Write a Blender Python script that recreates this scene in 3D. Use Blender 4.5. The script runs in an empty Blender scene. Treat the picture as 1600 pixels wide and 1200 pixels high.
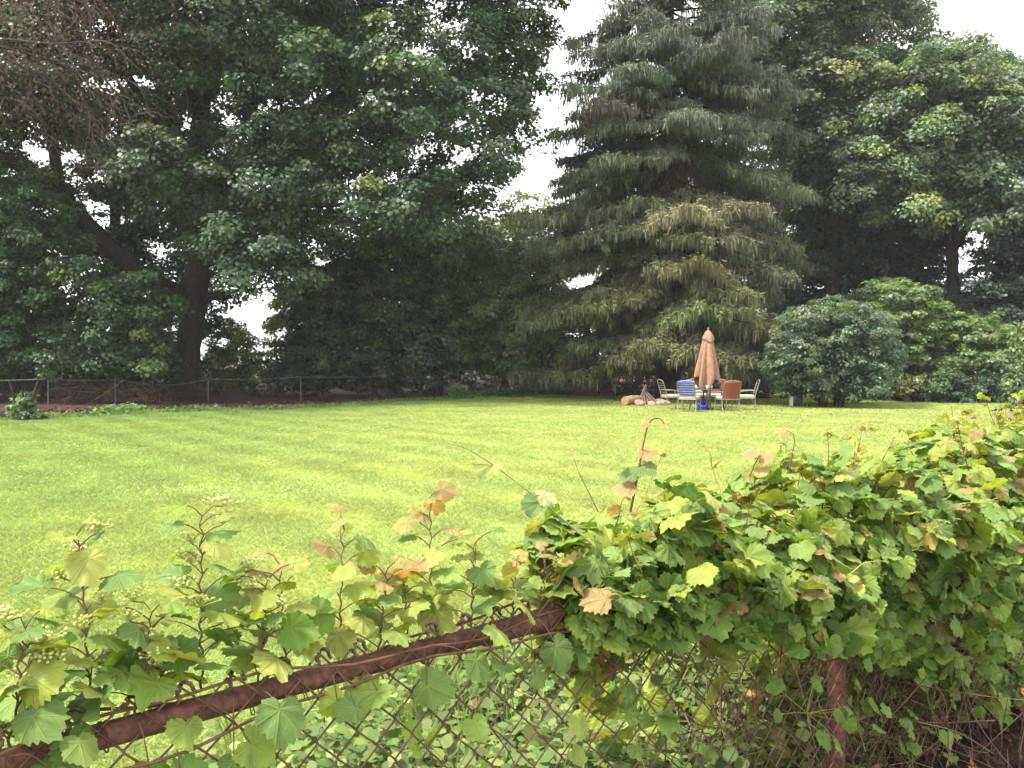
import bpy, bmesh, math, random
import numpy as np

random.seed(11)
rng = np.random.default_rng(11)
sc = bpy.context.scene
COL = sc.collection
R = math.radians

# ------------------------------------------------------------------ camera geometry
F = 1386.0                       # focal length in pixels of a 1600 wide frame
CAMZ = 1.67
PITCH = math.atan(38 / F)
_fw = np.array([0, math.cos(PITCH), -math.sin(PITCH)])
_up = np.array([0, math.sin(PITCH), math.cos(PITCH)])
_rt = np.array([1.0, 0, 0])

def P(px, py, Y):
    """world point seen at that place of the photograph, at distance Y"""
    d = _rt * ((px - 800) / F) + _fw + _up * (-(py - 600) / F)
    return np.array([0, 0, CAMZ]) + d * (Y / d[1])

def G(px, py, z=0.0):
    d = _rt * ((px - 800) / F) + _fw + _up * (-(py - 600) / F)
    return np.array([0, 0, CAMZ]) + d * ((z - CAMZ) / d[2])

def nrm(a):
    return a / np.maximum(np.linalg.norm(a, axis=-1, keepdims=True), 1e-9)

# ------------------------------------------------------------------ mesh accumulator
class Acc:
    def __init__(s):
        s.v, s.f, s.t, s.l, s.n = [], [], [], [], 0
    def add(s, v, f, tint=None, lc=None):
        v = np.asarray(v, float).reshape(-1, 3)
        f = np.asarray(f, np.int64)
        s.v.append(v); s.f.append(f + s.n); s.n += len(v)
        if tint is None: tint = np.ones((len(v), 3))
        tint = np.asarray(tint, float)
        if tint.ndim == 1: tint = np.repeat(tint[None], len(v), 0)
        s.t.append(tint)
        s.l.append(np.zeros((len(v), 2)) if lc is None else lc)
        return s
    def obj(s, name, mat, parent=None, smooth=True, local=False):
        V = np.concatenate(s.v)
        if parent is not None and not local:
            V = V - np.array(parent.location)
        me = bpy.data.meshes.new(name)
        me.vertices.add(len(V)); me.vertices.foreach_set('co', V.astype(np.float32).ravel())
        idx = np.concatenate([f.ravel() for f in s.f])
        tot = np.concatenate([np.full(len(f), f.shape[1]) for f in s.f])
        st = np.concatenate([[0], np.cumsum(tot)[:-1]])
        me.loops.add(len(idx)); me.loops.foreach_set('vertex_index', idx.astype(np.int32))
        me.polygons.add(len(tot)); me.polygons.foreach_set('loop_start', st.astype(np.int32))
        me.polygons.foreach_set('use_smooth', np.full(len(tot), smooth))
        T = np.concatenate(s.t); T = np.concatenate([T, np.ones((len(T), 1))], 1)
        at = me.attributes.new('tint', 'FLOAT_COLOR', 'POINT')
        at.data.foreach_set('color', T.astype(np.float32).ravel())
        if any(l.any() for l in s.l):
            at = me.attributes.new('lc', 'FLOAT2', 'POINT')
            at.data.foreach_set('vector', np.concatenate(s.l).astype(np.float32).ravel())
        me.update(calc_edges=True)
        me.materials.append(mat)
        o = bpy.data.objects.new(name, me); COL.objects.link(o)
        if parent is not None: o.parent = parent
        return o

def tube_arr(path, rad, sides=6, cap=True):
    path = np.asarray(path, float); k = len(path)
    rad = np.broadcast_to(np.asarray(rad, float), (k,))
    tan = nrm(np.gradient(path, axis=0))
    ref = np.array([0, 0, 1.0]) if abs(tan[0, 2]) < .9 else np.array([1.0, 0, 0])
    a = nrm(np.cross(tan[0], ref)); A = np.zeros((k, 3))
    for i in range(k):
        a = a - tan[i] * a.dot(tan[i]); a = a / max(np.linalg.norm(a), 1e-9); A[i] = a
    B = np.cross(tan, A)
    th = np.linspace(0, 2 * math.pi, sides, endpoint=False)
    v = path[:, None] + rad[:, None, None] * (np.cos(th)[None, :, None] * A[:, None] + np.sin(th)[None, :, None] * B[:, None])
    i, j = np.meshgrid(np.arange(k - 1), np.arange(sides), indexing='ij')
    j2 = (j + 1) % sides
    f = np.stack([i * sides + j, i * sides + j2, (i + 1) * sides + j2, (i + 1) * sides + j], -1).reshape(-1, 4)
    return v.reshape(-1, 3), f

def tube(acc, path, rad, sides=6, tint=None, cap=False):
    v, f = tube_arr(path, rad, sides); acc.add(v, f, tint)
    if cap:
        k = len(path)
        acc.add(v[:sides], np.arange(sides)[None, ::-1], tint); acc.add(v[-sides:], np.arange(sides)[None], tint)

def smooth_path(pts, n=6):
    pts = np.asarray(pts, float)
    p = np.concatenate([[2 * pts[0] - pts[1]], pts, [2 * pts[-1] - pts[-2]]])
    out = []
    for i in range(1, len(p) - 2):
        t = np.linspace(0, 1, n, endpoint=False)[:, None]
        a, b, c, d = p[i - 1], p[i], p[i + 1], p[i + 2]
        out.append(.5 * ((2 * b) + (c - a) * t + (2 * a - 5 * b + 4 * c - d) * t ** 2 + (3 * b - a - 3 * c + d) * t ** 3))
    out.append(pts[-1:]); return np.concatenate(out)

def lerp_r(r, n): return np.interp(np.linspace(0, 1, n), np.linspace(0, 1, len(r)), r)

def box(acc, c, s, bev=.01, tint=None, rot=None, seg=1):
    bm = bmesh.new(); bmesh.ops.create_cube(bm, size=1)
    for v in bm.verts: v.co = (v.co.x * s[0], v.co.y * s[1], v.co.z * s[2])
    if bev: bmesh.ops.bevel(bm, geom=bm.edges[:], offset=bev, segments=seg, affect='EDGES', profile=.5)
    v = np.array([x.co[:] for x in bm.verts]); bm.verts.index_update()
    if rot is not None: v = v @ np.array(rot).T
    v = v + np.array(c)
    base = acc.n; first = True
    for n in (3, 4, 5, 6):
        fs = [[q.index for q in f.verts] for f in bm.faces if len(f.verts) == n]
        if fs:
            if first: acc.add(v, fs, tint); first = False
            else: acc.f.append(np.array(fs) + base)
    bm.free()

def lathe(acc, prof, c=(0, 0, 0), n=20, tint=None, wob=None):
    prof = np.array(prof, float); th = np.linspace(0, 2 * math.pi, n, endpoint=False); k = len(prof)
    v = np.stack([prof[:, 0, None] * np.cos(th), prof[:, 0, None] * np.sin(th), np.repeat(prof[:, 1, None], n, 1)], -1)
    if wob is not None: v = wob(v, th)
    i, j = np.meshgrid(np.arange(k - 1), np.arange(n), indexing='ij'); j2 = (j + 1) % n
    f = np.stack([i * n + j, i * n + j2, (i + 1) * n + j2, (i + 1) * n + j], -1).reshape(-1, 4)
    acc.add(v.reshape(-1, 3) + np.array(c), f, tint)

def lump(acc, c, s, amp=.18, sub=3, tint=None, seed=0, flat=0):
    bm = bmesh.new(); bmesh.ops.create_icosphere(bm, subdivisions=sub, radius=1)
    v = np.array([x.co[:] for x in bm.verts]); bm.verts.index_update()
    f = np.array([[q.index for q in x.verts] for x in bm.faces]); bm.free()
    r = np.random.default_rng(seed); d = np.zeros(len(v))
    for k in range(7):
        w = r.normal(size=3) * (1.3 + .5 * k); d += np.sin(v @ w + r.uniform(0, 6)) / (1.4 + .6 * k)
    v = v * (1 + amp * d[:, None] * .6) * np.array(s)
    acc.add(v + np.array(c), f, tint)

# ------------------------------------------------------------------ tagging
def tag(o, label=None, cat=None, group=None, kind=None):
    if label: o['label'] = label
    if cat: o['category'] = cat
    if group: o['group'] = group
    if kind: o['kind'] = kind
    return o
def empty(name, loc, label, cat, group=None, rz=0):
    o = bpy.data.objects.new(name, None); COL.objects.link(o)
    o.location = tuple(float(x) for x in loc); o.rotation_euler = (0, 0, rz); o.empty_display_size = .2
    return tag(o, label, cat, group)

# ------------------------------------------------------------------ materials
def newmat(name):
    m = bpy.data.materials.new(name); m.use_nodes = True
    nt = m.node_tree; nt.nodes.clear()
    out = nt.nodes.new('ShaderNodeOutputMaterial')
    return m, nt, out
def N(nt, typ, **kw):
    n = nt.nodes.new(typ)
    for k, v in kw.items():
        if k.startswith('_'): setattr(n, k[1:], v)
        else: n.inputs[k.replace('__', ' ')].default_value = v
    return n
def L(nt, a, b): nt.links.new(a, b)
def noise(nt, scale, detail=4, rough=.6, coord=None, w=None):
    n = N(nt, 'ShaderNodeTexNoise', Scale=scale, Detail=detail, Roughness=rough)
    if coord is not None: L(nt, coord, n.inputs['Vector'])
    return n
def ramp(nt, fac, stops):
    r = nt.nodes.new('ShaderNodeValToRGB'); L(nt, fac, r.inputs['Fac'])
    cr = r.color_ramp
    while len(cr.elements) < len(stops): cr.elements.new(.5)
    for e, (p, c) in zip(cr.elements, stops):
        e.position = p; e.color = (*c, 1) if len(c) == 3 else c
    return r
def mix(nt, fac, a, b, mode='MIX'):
    m = nt.nodes.new('ShaderNodeMix'); m.data_type = 'RGBA'; m.blend_type = mode
    for sock, val in ((m.inputs[0], fac), (m.inputs[6], a), (m.inputs[7], b)):
        if hasattr(val, 'is_linked'): L(nt, val, sock)
        elif isinstance(val, (int, float)): sock.default_value = val
        else: sock.default_value = (*val, 1) if len(val) == 3 else val
    return m.outputs[2]
def math_n(nt, op, a, b=None):
    m = nt.nodes.new('ShaderNodeMath'); m.operation = op
    for i, x in enumerate((a, b)):
        if x is None: continue
        if hasattr(x, 'is_linked'): L(nt, x, m.inputs[i])
        else: m.inputs[i].default_value = x
    return m.outputs[0]

def leaf_mat(name, rough=.5, transl=.3, spec=.35, var=.35, tcol=(1.25, 1.35, .55)):
    m, nt, out = newmat(name)
    at = N(nt, 'ShaderNodeAttribute', _attribute_name='tint')
    geo = nt.nodes.new('ShaderNodeNewGeometry')
    nz = noise(nt, .9, 3, .6, geo.outputs['Position'])
    rp = ramp(nt, nz.outputs['Fac'], [(.3, (1 - var,) * 3), (.7, (1 + var,) * 3)])
    col = mix(nt, 1.0, at.outputs['Color'], rp.outputs['Color'], 'MULTIPLY')
    pr = N(nt, 'ShaderNodeBsdfPrincipled', Roughness=rough); pr.inputs['Specular IOR Level'].default_value = spec
    L(nt, col, pr.inputs['Base Color'])
    tr = nt.nodes.new('ShaderNodeBsdfTranslucent'); L(nt, mix(nt, 1.0, col, tcol, 'MULTIPLY'), tr.inputs['Color'])
    ms = nt.nodes.new('ShaderNodeMixShader'); ms.inputs[0].default_value = transl
    L(nt, pr.outputs[0], ms.inputs[1]); L(nt, tr.outputs[0], ms.inputs[2]); L(nt, ms.outputs[0], out.inputs[0])
    return m

def vine_leaf_mat(name):
    m, nt, out = newmat(name)
    at = N(nt, 'ShaderNodeAttribute', _attribute_name='tint')
    lc = N(nt, 'ShaderNodeAttribute', _attribute_name='lc')
    sep = nt.nodes.new('ShaderNodeSeparateXYZ'); L(nt, lc.outputs['Vector'], sep.inputs[0])
    x, y = sep.outputs[0], sep.outputs[1]
    best = None
    for a in (0, 50, -50, 108, -108):
        ca, sa = math.cos(R(a)), math.sin(R(a))
        d = math_n(nt, 'ABSOLUTE', math_n(nt, 'SUBTRACT', math_n(nt, 'MULTIPLY', x, ca), math_n(nt, 'MULTIPLY', y, sa)))
        al = math_n(nt, 'ADD', math_n(nt, 'MULTIPLY', x, sa), math_n(nt, 'MULTIPLY', y, ca))
        # side veins off each main vein
        d2 = math_n(nt, 'MULTIPLY', math_n(nt, 'PINGPONG', math_n(nt, 'SUBTRACT', al, math_n(nt, 'MULTIPLY', d, .9)), .085), 1.6)
        far = math_n(nt, 'MULTIPLY', math_n(nt, 'GREATER_THAN', d, .22), 1.0)
        d2 = math_n(nt, 'ADD', d2, far)
        dd = math_n(nt, 'MINIMUM', d, math_n(nt, 'ADD', d2, .012))
        dd = math_n(nt, 'ADD', dd, math_n(nt, 'MULTIPLY', math_n(nt, 'LESS_THAN', al, 0.0), 1.0))
        best = dd if best is None else math_n(nt, 'MINIMUM', best, dd)
    vein = ramp(nt, best, [(.008, (1, 1, 1)), (.035, (0, 0, 0))])
    geo = nt.nodes.new('ShaderNodeNewGeometry')
    nz = noise(nt, 26, 4, .6, geo.outputs['Position'])
    rp = ramp(nt, nz.outputs['Fac'], [(.3, (.74, .76, .7)), (.72, (1.22, 1.2, 1.15))])
    col = mix(nt, 1.0, at.outputs['Color'], rp.outputs['Color'], 'MULTIPLY')
    sp = noise(nt, 130, 2, .5, geo.outputs['Position'])
    spot = ramp(nt, sp.outputs['Fac'], [(.66, (0, 0, 0)), (.74, (1, 1, 1))])
    col = mix(nt, math_n(nt, 'MULTIPLY', spot.outputs['Color'], .45), col, (.10, .06, .025))
    vc = mix(nt, .5, col, (.36, .40, .12))
    col = mix(nt, math_n(nt, 'MULTIPLY', vein.outputs['Color'], .45), col, vc)
    back = mix(nt, .25, col, (.20, .25, .08))
    col2 = mix(nt, geo.outputs['Backfacing'], col, back)
    pr = N(nt, 'ShaderNodeBsdfPrincipled', Roughness=.5); pr.inputs['Specular IOR Level'].default_value = .16
    L(nt, col2, pr.inputs['Base Color'])
    bp = N(nt, 'ShaderNodeBump', Strength=.5, Distance=.004)
    h = math_n(nt, 'SUBTRACT', math_n(nt, 'MULTIPLY', nz.outputs['Fac'], .8), vein.outputs['Color'])
    L(nt, h, bp.inputs['Height']); L(nt, bp.outputs[0], pr.inputs['Normal'])
    tr = nt.nodes.new('ShaderNodeBsdfTranslucent'); L(nt, mix(nt, 1.0, col, (1.5, 1.5, .6), 'MULTIPLY'), tr.inputs['Color'])
    ms = nt.nodes.new('ShaderNodeMixShader'); ms.inputs[0].default_value = .36
    L(nt, pr.outputs[0], ms.inputs[1]); L(nt, tr.outputs[0], ms.inputs[2]); L(nt, ms.outputs[0], out.inputs[0])
    return m

def rough_mat(name, c1, c2, scale=8, rough=.85, bump=.4, spec=.3, metal=0, dist=.02, stretch=(1, 1, 1), detail=6, pos=(.35, .65)):
    m, nt, out = newmat(name)
    tc = nt.nodes.new('ShaderNodeTexCoord'); mp = nt.nodes.new('ShaderNodeMapping'); mp.inputs['Scale'].default_value = stretch
    L(nt, tc.outputs['Object'], mp.inputs[0])
    nz = noise(nt, scale, detail, .65, mp.outputs[0])
    rp = ramp(nt, nz.outputs['Fac'], [(pos[0], c1), (pos[1], c2)])
    at = N(nt, 'ShaderNodeAttribute', _attribute_name='tint')
    col = mix(nt, 1.0, rp.outputs['Color'], at.outputs['Color'], 'MULTIPLY')
    pr = N(nt, 'ShaderNodeBsdfPrincipled', Roughness=rough, Metallic=metal); pr.inputs['Specular IOR Level'].default_value = spec
    L(nt, col, pr.inputs['Base Color'])
    if bump:
        nz2 = noise(nt, scale * 2.5, 6, .7, mp.outputs[0])
        bp = N(nt, 'ShaderNodeBump', Strength=bump, Distance=dist); L(nt, nz2.outputs['Fac'], bp.inputs['Height'])
        L(nt, bp.outputs[0], pr.inputs['Normal'])
    L(nt, pr.outputs[0], out.inputs[0]); return m

M_bark = rough_mat('bark', (.018, .013, .010), (.060, .047, .036), 3.5, .95, .9, .1, dist=.06, stretch=(3, 3, .7))
M_deadwood = rough_mat('dead_twig', (.045, .030, .026), (.11, .082, .068), 6, .9, .3, .1)
M_redtwig = rough_mat('dry_twig', (.045, .026, .020), (.13, .088, .062), 9, .9, .3, .1)
M_leaf = leaf_mat('tree_leaf', .45, .34, .45)
M_needle = leaf_mat('spruce_needle', .6, .22, .25, .18, (1.2, 1.25, .7))
M_grassblade = leaf_mat('grass_blade', .6, .50, .25, .16, (1.15, 1.15, .8))
M_vine = vine_leaf_mat('vine_leaf')
M_weed = leaf_mat('weed_leaf', .55, .3, .15, .3)
M_stem = rough_mat('vine_stem', (.075, .034, .024), (.165, .088, .048), 30, .7, .3, .3, dist=.002)
M_greenstem = rough_mat('green_stem', (.16, .19, .05), (.30, .30, .10), 30, .6, .2, .3, dist=.002)
M_flower = rough_mat('flower_bud', (.32, .36, .09), (.42, .44, .15), 60, .7, 0)
M_rail = rough_mat('rusty_paint', (.052, .026, .022), (.165, .066, .046), 60, .78, .35, .3, dist=.002, pos=(.36, .64), detail=10)
M_wire = rough_mat('rusty_wire', (.045, .026, .02), (.15, .082, .055), 40, .8, .6, .3, dist=.001)
M_galv = rough_mat('weathered_steel', (.045, .040, .036), (.105, .095, .085), 12, .6, .2, .4, metal=.3)
M_litter = rough_mat('leaf_litter_flake', (.045, .024, .017), (.12, .066, .045), 8, .9, .3, .1)
M_stone = rough_mat('fire_stone', (.20, .12, .09), (.36, .25, .19), 6, .9, .6, .2)
M_tanlog = rough_mat('tan_log', (.22, .13, .07), (.36, .25, .14), 5, .85, .5, .2, stretch=(.6, 4, 4))
M_stick = rough_mat('grey_stick', (.10, .07, .06), (.24, .18, .15), 8, .9, .4, .1)
M_earth = rough_mat('red_earth', (.075, .032, .022), (.15, .070, .048), 4, .95, .7, .1, dist=.04)
M_cream = rough_mat('cream_cushion', (.42, .36, .28), (.54, .48, .38), 12, .9, .2, .2)
M_frame = rough_mat('champagne_metal', (.17, .14, .11), (.27, .225, .18), 10, .45, .1, .5, metal=.35)
M_dark = rough_mat('dark_metal', (.018, .020, .020), (.040, .044, .044), 10, .5, .1, .5)
M_sling = rough_mat('rust_sling', (.150, .038, .022), (.205, .058, .034), 40, .85, .2, .2)
M_blue = rough_mat('blue_fabric', (.045, .080, .36), (.08, .14, .48), 10, .85, .2, .2)
M_bluep = rough_mat('blue_plastic', (.015, .035, .50), (.02, .05, .60), 5, .4, 0, .5)
M_umb = rough_mat('terracotta_canvas', (.205, .108, .070), (.29, .162, .110), 9, .85, .25, .15, dist=.01)
M_white = rough_mat('white_plastic', (.72, .72, .70), (.82, .82, .80), 6, .4, 0, .5)
M_black = rough_mat('black_plastic', (.012, .013, .014), (.03, .032, .034), 5, .5, .1, .4)
M_pale = rough_mat('pale_board', (.45, .45, .43), (.60, .60, .57), 8, .7, .2, .3)
M_dryleaf = rough_mat('dry_leaf', (.28, .105, .045), (.48, .22, .10), 30, .8, .4, .2, dist=.003)

# ------------------------------------------------------------------ ground
def ground_mat():
    m, nt, out = newmat('lawn')
    geo = nt.nodes.new('ShaderNodeNewGeometry')
    mp = nt.nodes.new('ShaderNodeMapping'); mp.inputs['Scale'].default_value = (.35, 1, 1); mp.inputs['Rotation'].default_value = (0, 0, R(12))
    L(nt, geo.outputs['Position'], mp.inputs[0])
    a = noise(nt, 1.1, 5, .6, mp.outputs[0]); b = noise(nt, 24, 5, .7, geo.outputs['Position'])
    ca = ramp(nt, a.outputs['Fac'], [(.32, (.180, .245, .062)), (.50, (.225, .285, .072)), (.68, (.265, .318, .084))])
    cb = ramp(nt, b.outputs['Fac'], [(.3, (.84, .86, .84)), (.7, (1.14, 1.12, 1.1))])
    col = mix(nt, 1.0, ca.outputs['Color'], cb.outputs['Color'], 'MULTIPLY')
    pr = N(nt, 'ShaderNodeBsdfPrincipled', Roughness=.9); pr.inputs['Specular IOR Level'].default_value = .1
    L(nt, col, pr.inputs['Base Color'])
    bp = N(nt, 'ShaderNodeBump', Strength=.6, Distance=.05); L(nt, b.outputs['Fac'], bp.inputs['Height']); L(nt, bp.outputs[0], pr.inputs['Normal'])
    L(nt, pr.outputs[0], out.inputs[0]); return m
def soil_mat():
    m, nt, out = newmat('leaf_litter_ground')
    geo = nt.nodes.new('ShaderNodeNewGeometry')
    a = noise(nt, 1.2, 5, .6, geo.outputs['Position']); b = noise(nt, 18, 6, .75, geo.outputs['Position'])
    ca = ramp(nt, a.outputs['Fac'], [(.35, (.030, .019, .014)), (.65, (.070, .042, .030))])
    cb = ramp(nt, b.outputs['Fac'], [(.3, (.55,) * 3), (.7, (1.5, 1.4, 1.3))])
    pr = N(nt, 'ShaderNodeBsdfPrincipled', Roughness=.95); pr.inputs['Specular IOR Level'].default_value = .1
    L(nt, mix(nt, 1.0, ca.outputs['Color'], cb.outputs['Color'], 'MULTIPLY'), pr.inputs['Base Color'])
    bp = N(nt, 'ShaderNodeBump', Strength=.8, Distance=.06); L(nt, b.outputs['Fac'], bp.inputs['Height']); L(nt, bp.outputs[0], pr.inputs['Normal'])
    L(nt, pr.outputs[0], out.inputs[0]); return m

a = Acc(); S = 700.0
a.add([(-S, -S, -.004), (S, -S, -.004), (S, S, -.004), (-S, S, -.004)], [(0, 1, 2, 3)])
tag(a.obj('ground', soil_mat()), kind='structure')

# lawn edge, from the place where grass meets the leaf litter
edge_px = [(-420, 668), (-200, 662), (0, 655), (130, 650), (250, 645), (430, 640), (560, 632), (680, 625), (800, 620), (900, 617), (1000, 613), (1120, 610), (1200, 609), (1290, 617), (1400, 625), (1570, 628), (1750, 629), (2000, 630)]
edge = smooth_path([G(*p) for p in edge_px], 8)[:, :2]
edge = edge + np.stack([np.zeros(len(edge)), .25 * np.sin(edge[:, 0] * 2.3) + .15 * np.sin(edge[:, 0] * 5.1 + 1)], 1)
A0 = G(0, 1194, 1.07)[:2]; DIR = G(935, 945, 1.07)[:2] - A0; DIR = DIR / np.linalg.norm(DIR); NORM = np.array([-DIR[1], DIR[0]])
def edge_y(x): return np.interp(x, edge[:, 0], edge[:, 1])
a = Acc(); n = len(edge)
near = np.stack([edge[:, 0], np.full(n, -30.0)], 1)
v = np.concatenate([np.c_[near, np.zeros(n)], np.c_[edge, np.zeros(n)]])
f = np.array([(i, i + 1, n + i + 1, n + i) for i in range(n - 1)])
a.add(v, f)
tag(a.obj('lawn', ground_mat()), kind='structure')

def fence_side(x, y):            # distance beyond the near fence
    return (x - A0[0]) * NORM[0] + (y - A0[1]) * NORM[1]

a = Acc(); ts = np.linspace(-4, 12, 40)
w0 = np.interp(ts, [-4, .3, 1.2, 2.2, 12], [.02, .15, 1.2, 1.9, 2.0]) + .12 * np.sin(ts * 4)
def _fp(t, o, z): return np.c_[A0[0] + DIR[0] * t + NORM[0] * o, A0[1] + DIR[1] * t + NORM[1] * o, np.full(len(t), z)]
v = np.concatenate([_fp(ts, np.full(40, -2.5), .004), _fp(ts, w0, .004)])
a.add(v, [(i, i + 1, 41 + i, 40 + i) for i in range(39)])
tag(a.obj('verge_ground', soil_mat()), kind='structure')

# grass blades: far too many to count
def grass(n_try=1050000):
    u = rng.random(n_try); Y = (math.sqrt(2.0) + u * (math.sqrt(41.0) - math.sqrt(2.0))) ** 2   # density falls with distance
    X = (rng.random(n_try) - .5) * 1.42 * (Y + 1.2)
    ok = (Y < edge_y(X) + rng.normal(0, .22, n_try)) & (fence_side(X, Y) > .25)
    X, Y = X[ok], Y[ok]; n = len(X); d = np.hypot(X, Y)
    w = .0033 * (d / 5) ** .75 * rng.uniform(.7, 1.4, n)
    patch = 1.25 * np.sin(X * .35 + 1.7 * np.sin(Y * .31)) * np.sin(Y * 1.3 + np.sin(X * .5)) + .7 * np.sin(X * .9 + 1.3 * np.sin(Y * .7)) * np.sin(Y * 1.9 + .8 * np.sin(X * .6)) + .6 * np.sin(X * 3.1 + 2) * np.sin(Y * 4.3)
    h = (.038 + .010 * patch) * rng.uniform(.55, 1.35, n) * (1 + .3 * np.clip((d - 8) / 20, 0, 1))
    edgeboost = np.clip(1 - (edge_y(X) - Y) / .8, 0, 1); h = h * (1 + 1.4 * edgeboost)
    th = rng.uniform(0, 6.283, n); ln = rng.uniform(.2, 1.1, n)
    dx, dy = np.cos(th), np.sin(th)
    ph = rng.uniform(0, 6.283, n); px, py = np.cos(ph) * w, np.sin(ph) * w
    b = np.c_[X, Y, np.full(n, -.002)]
    v = np.stack([b - np.c_[px, py, 0 * px], b + np.c_[px, py, 0 * px],
                  b + np.c_[dx * ln * h + px * .6, dy * ln * h + py * .6, h * .75],
                  b + np.c_[dx * ln * h * 1.8, dy * ln * h * 1.8, h]], 1)
    stripe = np.sin((X * .80 + Y * .60) * 5.2 + .5 * np.sin(X * .7)) * (.55 + .45 * np.sin(X * .31 + Y * .17))
    base = np.array([.268, .325, .100]) * (1 + .17 * np.tanh((X[:, None] + 4) / 3) * np.array([1.25, .85, 1.1])) * (1 + .11 * stripe[:, None])  # tree shade on the left lawn put into the blade tint
    base = base * (1 - .20 * np.clip((Y[:, None] - edge_y(X)[:, None] + 6) / 6, 0, 1) * np.array([1.3, .9, 1.0]))  # shade near the trees tinted into the blades along the far edge
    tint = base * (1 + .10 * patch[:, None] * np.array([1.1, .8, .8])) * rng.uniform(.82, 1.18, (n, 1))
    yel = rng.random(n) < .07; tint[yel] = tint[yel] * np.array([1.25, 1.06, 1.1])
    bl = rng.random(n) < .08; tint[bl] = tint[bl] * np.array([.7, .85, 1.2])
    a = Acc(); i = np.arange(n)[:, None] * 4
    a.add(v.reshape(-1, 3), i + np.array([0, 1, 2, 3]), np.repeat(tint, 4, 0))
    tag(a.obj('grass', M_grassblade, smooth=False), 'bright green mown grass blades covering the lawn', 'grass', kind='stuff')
grass()

# ------------------------------------------------------------------ leaves placed in bulk
KITE = np.array([(0, 0, 0), (.46, .42, -.10), (0, 1.0, -.16), (-.46, .42, -.10)])
LANCE = np.array([(0, 0, 0), (.24, .45, -.06), (0, 1.0, -.2), (-.24, .45, -.06)])
def place(acc, T, pos, normal, direction, size, tint, width=None):
    n = len(pos); z = nrm(normal); y = direction - z * np.sum(direction * z, 1, keepdims=True)
    y = nrm(y + 1e-6); x = np.cross(y, z)
    Tx = T[None, :, 0, None] * (1 if width is None else width[:, None, None])
    v = pos[:, None] + size[:, None, None] * (Tx * x[:, None] + T[None, :, 1, None] * y[:, None] + T[None, :, 2, None] * z[:, None])
    K = len(T)
    acc.add(v.reshape(-1, 3), np.arange(n)[:, None] * K + np.arange(K), np.repeat(tint, K, 0))

def rand_dir(n):
    return nrm(rng.normal(size=(n, 3)))

def clumps_to_leaves(acc, C, rad, outward, per, size, tint, template=KITE, flat=.6, spread=.5, var=.22, yellow=.06, hole=None):
    """shelves of leaves: each clump a small dome that faces up and outward"""
    k = len(C); n = k * per
    c = np.repeat(C, per, 0); r = np.repeat(rad, per); o = np.repeat(outward, per, 0)
    d = rand_dir(n) + o * .55 + np.array([0, 0, .35]); d = nrm(d)
    p = c + d * (r * rng.random(n) ** .45)[:, None] * np.array([1, 1, flat])
    nor = d * .5 + o * .35 + np.array([0, 0, .8]) + rng.normal(0, spread, (n, 3))
    dr = d * np.array([1, 1, .2]) + o * .4 + np.array([0, 0, -.55]) + rng.normal(0, .4, (n, 3))
    ct = rng.uniform(1 - var, 1 + var, (k, 1)) * (1 + rng.normal(0, .06, (k, 3)))
    t = np.array(tint) * np.repeat(ct, per, 0) * rng.uniform(.78, 1.25, (n, 1))
    yl = np.repeat(rng.random(k) < yellow, per); t[yl] = t[yl] * np.array([1.7, 1.45, .9])
    sz = size * rng.uniform(.65, 1.3, n)
    place(acc, template, p, nor, dr, sz, t)

def in_poly(x, y, poly):
    c = False; j = len(poly) - 1
    for i in range(len(poly)):
        xi, yi = poly[i]; xj, yj = poly[j]
        if (yi > y) != (yj > y) and x < (xj - xi) * (y - yi) / (yj - yi) + xi: c = not c
        j = i
    return c

def fill_lobes(poly, Y0, Y1, n, Rm, gap=1.0, avoid=(), inset=.75, rv=.3):
    """lobe centres spread through a crown that is this wide and this deep"""
    xs = [p[0] for p in poly]; ys = [p[1] for p in poly]; out = []
    Yc, Yh = (Y0 + Y1) / 2, (Y1 - Y0) / 2
    cx, cy = np.mean(xs), np.mean(ys)
    for _ in range(n * 60):
        if len(out) >= n: break
        x, y = random.uniform(min(xs), max(xs)), random.uniform(min(ys), max(ys))
        if not in_poly(x, y, poly): continue
        Y = Yc + Yh * random.uniform(-1, 1); Rr = Rm * random.uniform(1 - rv, 1 + rv)
        rp = Rr * F / Y
        # keep the lobe inside the outline
        if not all(in_poly(x + inset * rp * math.cos(q), y + inset * rp * math.sin(q), poly) for q in (0, 1.57, 3.14, 4.71)): continue
        if any(math.hypot(x - ax, y - ay) < ar + rp * .42 for ax, ay, ar in avoid): continue
        c = P(x, y, Y)
        if c[2] < Rr * .45: continue
        if any(np.linalg.norm(c - q[0]) < gap * .5 * (Rr + q[1]) for q in out): continue
        out.append((c, Rr))
    return out

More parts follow.
